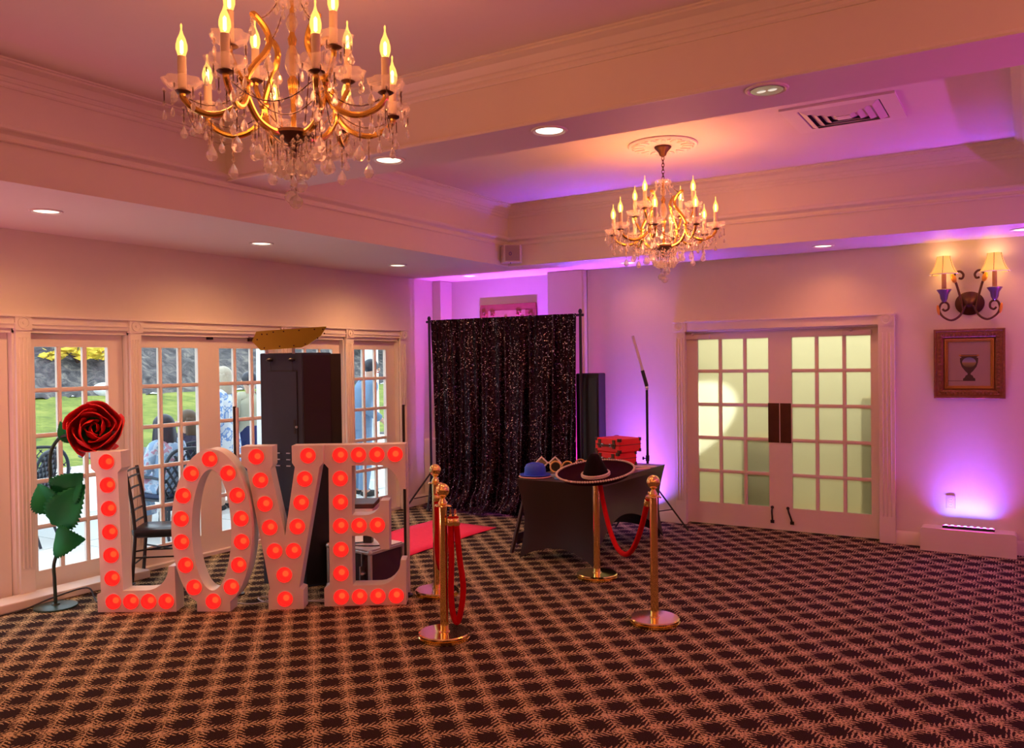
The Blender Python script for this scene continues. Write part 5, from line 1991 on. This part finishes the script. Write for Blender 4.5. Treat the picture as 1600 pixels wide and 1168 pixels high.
cable('thin dark cable running on the carpet past the rose base', [(-6.19, 2.9, .008), (-6.17, 3.2, .01), (-6.15, 3.42, .05), (-6.05, 3.62, .09), (-5.95, 3.62, .03), (-5.86, 3.60, .008), (-5.75, 3.72, .008)])
cable('coiled dark cable on the carpet between the rose and letter L', [(-6.05, 3.75, .008), (-5.9, 3.65, .012), (-5.82, 3.80, .07), (-5.90, 3.92, .075), (-5.98, 3.84, .02), (-5.85, 3.74, .012), (-5.68, 3.86, .01), (-5.72, 3.99, .008)])
cable('dark cable looped on the carpet behind letter L', [(-5.75, 4.05, .008), (-5.55, 4.1, .01), (-5.4, 4.25, .06), (-5.3, 4.2, .01), (-5.2, 4.35, .008), (-5.35, 4.55, .008)])
cable('pale cables on the carpet between letters O and V', [(-4.98, 4.10, .008), (-4.82, 4.14, .01), (-4.70, 4.26, .03), (-4.66, 4.36, .01), (-4.80, 4.40, .008), (-4.92, 4.28, .008), (-4.72, 4.22, .012), (-4.50, 4.42, .008), (-4.42, 4.52, .008)], 'cablewhite', .005)
cable('white cable on the carpet between letters V and E', [(-4.52, 4.40, .008), (-4.40, 4.44, .012), (-4.30, 4.55, .008), (-4.22, 4.60, .008)], 'cablewhite', .005)
cable('dark cable seen through the bottom of letter O', [(-5.35, 4.75, .008), (-5.2, 4.72, .02), (-5.1, 4.85, .06), (-5.0, 4.95, .02), (-4.96, 5.1, .008)])

# ------------------------------------------------------------------ outdoors
gx0, gx1 = -14.6, XL - .16
b = bpy.data.objects.new('patio', None)
COL.objects.link(b)
b['kind'] = 'structure'
slab_me = MB().box((0, 0, -.06), (1.585, 1.585, .08)).mesh('slab', M['concrete'], 0)
for i in range(5):
    for j in range(13):
        inst('slab', slab_me, b, (gx1 - .8 - 1.6 * i, -4.0 + 1.6 * j, 0))
MB().span((gx0, -6, -.4), (gx1, 18, -.05)).build('patio_bed', M['mulch'], b, smooth=0)


def terrain(name, m, x0, x1, zf, nx, ny, rough):
    rnd = random.Random(5)
    rows = []
    for i in range(nx + 1):
        x = x0 + (x1 - x0) * i / nx
        rows.append([(x, -20 + 90 * j / ny, zf(x) + rnd.uniform(-rough, rough)) for j in range(ny + 1)])
    o = MB().grid(rows).build(name, m, smooth=80)
    o['kind'] = 'structure'


terrain('lawn', M['lawn'], gx0 + .1, -21.5, lambda x: -.06 + 1.05 * ((gx0 + .1 - x) / 7.0) ** 1.1, 24, 100, .02)
terrain('mulch_bank', M['mulch'], -21.3, -34, lambda x: .92 + 5.4 * ((-21.3 - x) / 12.7), 40, 230, .12)


def shrub(label, loc, r, m, seed, n=260):
    rnd = random.Random(seed)
    b = MB()
    for _ in range(n):
        d = Vector((rnd.gauss(0, 1), rnd.gauss(0, 1), abs(rnd.gauss(0, .8)))).normalized() * r * rnd.uniform(.5, 1)
        x, y, z = basis(Vector((rnd.gauss(0, 1), rnd.gauss(0, 1), rnd.gauss(0, 1))))
        s = r * .16
        b.add([d + x * s, d + y * s * .5, d - x * s, d - y * s * .5], [(0, 1, 2, 3)])
    t = thing('shrub', label, 'shrub', loc)
    b.build('foliage', m, t, smooth=0)
    q = MB()
    for k in range(5):
        a = k * 1.26
        q.tube([(0, 0, -.1), (r * .5 * cos(a), r * .5 * sin(a), r * .7)], [.04, .012], 6)
    q.build('branches', M['wood'], t)
    return t


shrub('yellow autumn shrub on the dark bank, behind the rose door', (-23.6, 14.0, 2.0), .95, M['yshrub'], 1)
shrub('pale shrub on the bank behind the double glazed doors', (-26.5, 23.2, 3.3), 1.3, M['yshrub'], 2)
shrub('greenish shrub high on the bank beyond the patio', (-27.5, 30.5, 3.8), 1.7, M['gshrub'], 3)
shrub('large pale green shrub on the bank behind the standing guests', (-24.0, 27.5, 2.6), 1.5, M['gshrub'], 4)
rk = MB().ell((0, 0, 0), (.40, .30, .26), 12, 8).build('boulder', M['rock'], loc=(-21.7, 13.6, 1.08))
tag(rk, 'pale rounded boulder at the top of the lawn', 'boulder')
for (x, y), lab in (((-7.05, 6.32), 'white porch column just left of the photo booth'), ((-7.98, 9.02), 'white porch column behind the man in the blue suit')):
    t = thing('porch_column', lab, 'column', (x, y, -.02))
    MB().lathe([(.13, .14), (.125, 1.6), (.11, 3.3)], 24).build('shaft', M['column'], t)
    MB().span((-.17, -.17, 0), (.17, .17, .14)).build('plinth', M['column'], t, smooth=0, bevel=.01)
    MB().span((-.16, -.16, 3.3), (.16, .16, 3.42)).build('capital', M['column'], t, smooth=0, bevel=.01)


# patio chairs with lattice backs; local +Y is the way the sitter faces
def patio_chair(label, loc, rz):
    t = thing('patio_chair', label, 'chair', loc, rz, 'cast metal patio chairs')
    rim = [(-.20, -.22, .42), (-.245, -.25, .60), (-.25, -.28, .76), (-.20, -.31, .88), (-.10, -.325, .93), (.10, -.325, .93), (.20, -.31, .88), (.25, -.28, .76), (.245, -.25, .60), (.20, -.22, .42)]
    MB().tube(smoothpath(rim, 4), .017, 8).build('back_frame', M['iron'], t)
    b = MB()
    for k in range(-5, 6):
        for sg in (-1, 1):
            pts = []
            for i in range(13):
                s = i / 12
                z = .45 + .46 * s
                x = k * .085 + sg * (z - .68) * .8
                hw_ = .235 if z < .80 else .235 - (z - .80) * 1.0
                if abs(x) <= hw_:
                    pts.append((x, -.225 - .10 * s, z))
            if len(pts) > 1:
                b.bar(pts[0], pts[-1], .026, .008)
    b.build('lattice', M['iron'], t, smooth=0)
    MB().span((-.23, -.22, .41), (.23, .23, .435)).build('seat', M['iron'], t, smooth=0, bevel=.01)
    MB().span((-.215, -.20, .435), (.215, .21, .48)).build('seat_cushion', M['cushion'], t, smooth=0, bevel=.018)
    for sx in (-1, 1):
        MB().tube(smoothpath([(sx * .21, .20, .42), (sx * .225, .22, .2), (sx * .235, .24, 0)], 4), .014, 8).build('leg', M['iron'], t)
        MB().tube(smoothpath([(sx * .20, -.22, .42), (sx * .215, -.25, .2), (sx * .23, -.31, 0)], 4), .014, 8).build('leg', M['iron'], t)
        MB().tube(smoothpath([(sx * .245, -.25, .64), (sx * .27, -.05, .66), (sx * .265, .16, .63), (sx * .225, .20, .43)], 5), .014, 8).build('armrest', M['iron'], t)
    return t


patio_chair('dark lattice-back patio chair at the far left, turned sideways', (-8.62, 4.45, -.02), radians(130))
patio_chair('dark lattice-back patio chair seen square-on behind the rose stem', (-9.15, 5.0, -.02), radians(60))
patio_chair('dark lattice-back patio chair of the brown-haired seated woman', (-8.11, 6.07, -.02), radians(75))
patio_chair('dark cushioned patio chair of the black-haired seated woman', (-7.60, 5.42, -.02), radians(95))
# patio table
t = thing('patio_table', 'round dark patio table beyond the two seated women', 'table', (-9.35, 6.2, -.02))
MB().lathe([(0, .70), (.55, .70), (.58, .71), (.58, .725), (.55, .735), (0, .735)], 40).build('table_top', M['iron'], t)
MB().lathe([(.28, 0), (.26, .03), (.06, .06), (.045, .35), (.06, .66), (.20, .70)], 20).build('pedestal', M['iron'], t)
t = thing('flower_pot', 'low planter with purple and yellow flowers at the far left', 'planter', (-9.9, 4.62, -.02))
MB().lathe([(.16, 0), (.22, .28), (.235, .30), (.21, .30), (.20, .27), (0, .27)], 20).build('pot', M['iron'], t)
rnd = random.Random(9)
for k in range(16):
    q = Vector((rnd.uniform(-.2, .2), rnd.uniform(-.2, .2), rnd.uniform(.33, .55)))
    MB().ell(q, (.05, .05, .035), 8, 5).build('blossom', M['pot'] if k % 3 else M['yshrub'], t)
MB().ell((0, 0, .34), (.20, .20, .10), 12, 6).build('foliage', M['gshrub'], t)


# ------------------------------------------------------------------ guests on the patio
def skin_mesh(name, nodes, edges, m, parent, sub=2, root=0):
    """nodes: list of (co, radius)"""
    me = bpy.data.meshes.new(name)
    bm = bmesh.new()
    sk = bm.verts.layers.skin.verify()
    vs = []
    for i, (co, r) in enumerate(nodes):
        v = bm.verts.new(co)
        rr = r if isinstance(r, tuple) else (r, r)
        v[sk].radius = rr
        v[sk].use_root = (i == root)
        vs.append(v)
    for a, b_ in edges:
        bm.edges.new((vs[a], vs[b_]))
    bm.to_mesh(me)
    bm.free()
    o = bpy.data.objects.new(name, me)
    COL.objects.link(o)
    md = o.modifiers.new('skin', 'SKIN')
    md.branch_smoothing = .6
    md.use_smooth_shade = True
    o.modifiers.new('sub', 'SUBSURF').levels = sub
    o.modifiers['sub'].render_levels = sub
    dg = bpy.context.evaluated_depsgraph_get()
    me2 = bpy.data.meshes.new_from_object(o.evaluated_get(dg))
    me2.name = name
    bpy.data.objects.remove(o)
    bpy.data.meshes.remove(me)
    me2.materials.clear()
    me2.materials.append(m)
    me2.polygons.foreach_set('use_smooth', [True] * len(me2.polygons))
    o = bpy.data.objects.new(name, me2)
    COL.objects.link(o)
    o.parent = parent
    return o


def person(label, loc, rz, J, top, bottom, hair, hair_kind, sleeves=True, skirt=False, turn=0.0):
    """J: joint positions (local, facing +Y)"""
    t = thing('person', label, 'person', loc, rz, 'guests on the patio')
    nodes, edges, idx = [], [], {}

    def nd(k, r):
        idx[k] = len(nodes)
        nodes.append((Vector(J[k]), r))
    for k, r in (('pelvis', .135), ('waist', .115), ('chest', .140), ('neck', .050), ('head0', .075), ('head1', .092), ('head2', .070)):
        nd(k, r)
    for s in 'LR':
        for k, r in (('shoulder', .068), ('elbow', .044), ('wrist', .030), ('hip', .095), ('knee', .060), ('ankle', .042), ('toe', .036)):
            nd(k + s, r)
    E = lambda a, b_: edges.append((idx[a], idx[b_]))
    for a, b_ in zip(('pelvis', 'waist', 'chest', 'neck', 'head0', 'head1'), ('waist', 'chest', 'neck', 'head0', 'head1', 'head2')):
        E(a, b_)
    for s in 'LR':
        for a, b_ in (('chest', 'shoulder' + s), ('shoulder' + s, 'elbow' + s), ('elbow' + s, 'wrist' + s), ('pelvis', 'hip' + s), ('hip' + s, 'knee' + s), ('knee' + s, 'ankle' + s), ('ankle' + s, 'toe' + s)):
            E(a, b_)
        w, e = Vector(J['wrist' + s]), Vector(J['elbow' + s])
        d = (w - e).normalized()
        x, y, _ = basis(d)
        idx['palm' + s] = len(nodes)
        nodes.append((w + d * .055, (.034, .020)))
        E('wrist' + s, 'palm' + s)
    body = skin_mesh('body', nodes, edges, M['skin'], t)
    for s in 'LR':           # fingers rooted in the palm
        w, e = Vector(J['wrist' + s]), Vector(J['elbow' + s])
        d = (w - e).normalized()
        x, y, _ = basis(d)
        q = MB()
        for k, ln in enumerate((.068, .080, .074, .058)):
            b0 = w + d * .075 + x * (-.030 + .020 * k)
            q.tube([b0, b0 + d * ln * .5 + y * .004, b0 + d * ln * .85 + y * .022], [.0095, .0088, .007], 6)
        b0 = w + d * .040 - x * .030
        q.tube([b0, b0 + d * .030 - x * .022, b0 + d * .058 - x * .026 + y * .008], [.011, .010, .008], 6)
        q.build('fingers', M['skin'], t)
    # face and hair turn with the head
    h1, h2 = Vector(J['head1']), Vector(J['head2'])
    Rh = Matrix.Rotation(turn, 3, 'Z')

    def H(x, y, z):
        return h1 + Rh @ Vector((x, y, z))
    q = MB().ell(H(0, .098, -.012), (.014, .022, .024), 8, 6, Rh)
    q.build('nose', M['skin'], t)
    for sx in (-1, 1):
        MB().ell(H(sx * .034, .082, .018), (.012, .008, .008), 8, 5, Rh).build('eye', M['eye'], t)
        MB().ell(H(sx * .094, -.005, -.005), (.012, .022, .034), 8, 6, Rh).build('ear', M['skin'], t)
    MB().ell(H(0, .084, -.052), (.026, .010, .008), 8, 5, Rh).build('mouth', M['rope'], t)
    hb = MB()
    if hair_kind == 'short':
        hb.ell(H(0, -.020, .035), (.103, .105, .098), 16, 10, Rh)
    else:
        ln = {'long': .44, 'shoulder': .25}[hair_kind]
        hb.ell(H(0, -.018, .032), (.100, .106, .102), 16, 10, Rh)
        rows = []
        for i in range(9):
            s = i / 8
            row = []
            for j in range(15):
                a = radians(185 + 170 * 1.18 * (j / 14 - .5) + 85)
                r = .098 + .026 * sin(pi * min(1, s * .8)) + .005 * sin(j * 2.6 + i * .7)
                row.append(H(r * cos(a) * 1.02, r * sin(a) - .015, .05 - ln * s))
            rows.append(row)
        hb.grid(rows)
    hb.build('hair', M[hair], t, smooth=70, solid=(.012 if hair_kind != 'short' else 0))
    # top garment: one loft for the trunk, sleeves running out of it
    q = MB()
    pv, wa, ch, nk = (Vector(J[k]) for k in ('pelvis', 'waist', 'chest', 'neck'))
    sl, sr = Vector(J['shoulderL']), Vector(J['shoulderR'])
    shm = (sl + sr) / 2
    rings = [(pv - (wa - pv).normalized() * (.10 if not skirt else .02), .195, .150), (pv + (wa - pv) * .3, .185, .150), (wa, .170, .140), (ch, .195, .155), (shm.lerp(ch, .25), .190, .135), (nk.lerp(shm, .55), .105, .092), (nk.lerp(shm, .2), .072, .072)]
    vs, n_ = [], 20
    for i, (c, rx, ry) in enumerate(rings):
        dd = (rings[min(i + 1, 6)][0] - rings[max(i - 1, 0)][0]).normalized()
        yv = dd.cross(Vector((1, 0, 0))).normalized()
        for j in range(n_):
            a = 2 * pi * j / n_
            vs.append(c + Vector((1, 0, 0)) * rx * cos(a) + yv * ry * sin(a))
    q.add(vs, [(i * n_ + j, i * n_ + (j + 1) % n_, (i + 1) * n_ + (j + 1) % n_, (i + 1) * n_ + j) for i in range(6) for j in range(n_)])
    for s_ in 'LR':
        sh, el, wr = Vector(J['shoulder' + s_]), Vector(J['elbow' + s_]), Vector(J['wrist' + s_])
        sh2 = shm.lerp(sh, .85)
        pts = smoothpath([shm.lerp(sh, .45), sh2, sh2.lerp(el, .4), el, el.lerp(wr, .9)] if sleeves else [shm.lerp(sh, .45), sh2, sh2.lerp(el, .6)], 4)
        k_ = len(pts) - 1
        q.tube(pts, [.098 - (.046 if sleeves else .02) * (i / k_) for i in range(k_ + 1)], 12)
    q.build('top', M[top], t, smooth=70)
    # lower garment
    if skirt:
        p = Vector(J['pelvis'])
        kn = (Vector(J['kneeL']) + Vector(J['kneeR'])) / 2
        seated = abs(kn.z - p.z) < .25
        if not seated:
            MB().lathe([(.155, .10), (.185, 0), (.20, -.12), (.215, -.45), (.21, -.46), (.16, -.1)], 24, p, mod=lambda a, s: 1 + .03 * cos(9 * a) * s).build('skirt', M[bottom], t)
        else:
            q = MB()
            pts = [p + Vector((0, -.06, -.02)), p + Vector((0, .12, .02)), kn + Vector((0, -.02, .02)), kn + Vector((0, .07, -.10)), kn + Vector((0, .06, -.32))]
            vs, n_ = [], 16
            rr = [(.20, .13), (.21, .125), (.19, .11), (.19, .12), (.22, .15)]
            for i, c in enumerate(pts):
                dd = (pts[min(i + 1, 4)] - pts[max(i - 1, 0)]).normalized()
                yv = Vector((1, 0, 0)).cross(dd)
                for j in range(n_):
                    a = 2 * pi * j / n_
                    vs.append(c + Vector((1, 0, 0)) * rr[i][0] * cos(a) + yv * rr[i][1] * sin(a))
            fs = [(i * n_ + j, i * n_ + (j + 1) % n_, (i + 1) * n_ + (j + 1) % n_, (i + 1) * n_ + j) for i in range(4) for j in range(n_)]
            q.add(vs, fs + [tuple(range(n_))])
            q.build('skirt', M[bottom], t, smooth=70)
    else:
        q = MB().ell(Vector(J['pelvis']), (.175, .140, .125), 16, 10)
        for s in 'LR':
            hp, kn, an = Vector(J['hip' + s]), Vector(J['knee' + s]), Vector(J['ankle' + s])
            pts = smoothpath([hp, hp.lerp(kn, .5), kn, kn.lerp(an, .5), an + Vector((0, 0, .02))], 4)
            k_ = len(pts) - 1
            q.tube(pts, [.112 - .045 * (i / k_) for i in range(k_ + 1)], 14)
        q.build('trousers', M[bottom], t, smooth=70)
    for s in 'LR':
        a, o_ = Vector(J['ankle' + s]), Vector(J['toe' + s])
        q = MB().ell(a.lerp(o_, .5) + Vector((0, 0, -.012)), (.046, .135, .048), 10, 7, Matrix.Rotation(atan2((o_ - a).y, (o_ - a).x) - pi / 2, 3, 'Z'))
        q.build('shoe', M['black'], t)
    return t


def standing(bend=0.0, arms=None, h=1.0):
    J = dict(pelvis=(0, 0, .95), waist=(0, 0, 1.12), chest=(0, 0, 1.34), neck=(0, .005, 1.50), head0=(0, .015, 1.57), head1=(0, .018, 1.645), head2=(0, .012, 1.705))
    for s, x in (('L', -1), ('R', 1)):
        J['shoulder' + s] = (x * .185, 0, 1.41)
        J['elbow' + s] = (x * .24, -.03, 1.14)
        J['wrist' + s] = (x * .25, .05, .92)
        J['hip' + s] = (x * .09, 0, .89)
        J['knee' + s] = (x * .10, .02, .49)
        J['ankle' + s] = (x * .11, -.02, .085)
        J['toe' + s] = (x * .13, .13, .045)
    J.update(arms or {})
    if bend:
        for k in ('waist', 'chest', 'neck', 'head0', 'head1', 'head2', 'shoulderL', 'shoulderR', 'elbowL', 'elbowR', 'wristL', 'wristR'):
            p = Vector(J[k]) - Vector((0, 0, .95))
            f = bend * min(1, max(.35, p.z / .5))
            q = Matrix.Rotation(-f, 3, 'X') @ p
            J[k] = tuple(q + Vector((0, 0, .95)))
    return {k: Vector(v) * h for k, v in J.items()}


def sitting(h=1.0, lean_=0.0):
    J = dict(pelvis=(0, -.06, .57), waist=(0, -.08, .72), chest=(0, -.06, .93), neck=(0, -.02, 1.08), head0=(0, .0, 1.145), head1=(0, .01, 1.215), head2=(0, .0, 1.275))
    for s, x in (('L', -1), ('R', 1)):
        J['shoulder' + s] = (x * .175, -.05, .99)
        J['elbow' + s] = (x * .235, .02, .76)
        J['wrist' + s] = (x * .13, .20, .68)
        J['hip' + s] = (x * .09, -.02, .545)
        J['knee' + s] = (x * .10, .38, .55)
        J['ankle' + s] = (x * .10, .40, .085)
        J['toe' + s] = (x * .11, .54, .045)
    return {k: Vector(v) * h for k, v in J.items()}


person('black-haired seated woman in a pale blue floral dress, seen from behind', (-7.62, 5.42, -.02), radians(95), sitting(.94), 'floral', 'floral', 'hairdark', 'long', True, True)
person('brown-haired seated woman in dark clothes, head turned to the left', (-8.13, 6.08, -.02), radians(75), sitting(.94), 'plum', 'plum', 'hairbrown', 'shoulder', True, False, radians(70))
person('blond woman standing in a white and blue print dress, back turned', (-8.38, 6.80, -.02), radians(115), standing(0, dict(elbowR=(.27, .05, 1.16), wristR=(.20, .25, 1.08)), .99), 'floralwhite', 'floralwhite', 'hairblond', 'shoulder', True, True)
person('standing guest in khaki top and navy skirt beside the porch column', (-8.52, 7.33, -.02), radians(70), standing(0, dict(elbowR=(.30, -.03, 1.16), wristR=(.38, .10, 1.0)), .95), 'khaki', 'navy', 'hairdark', 'short', True, True)
person('man in a slate blue suit seen through the rightmost glazed door', (-7.57, 8.36, -.02), radians(-25), standing(.22, dict(wristL=(-.22, .16, .98), wristR=(.22, .18, 1.0)), 1.05), 'suit', 'suit', 'hairdark', 'short', True, False)
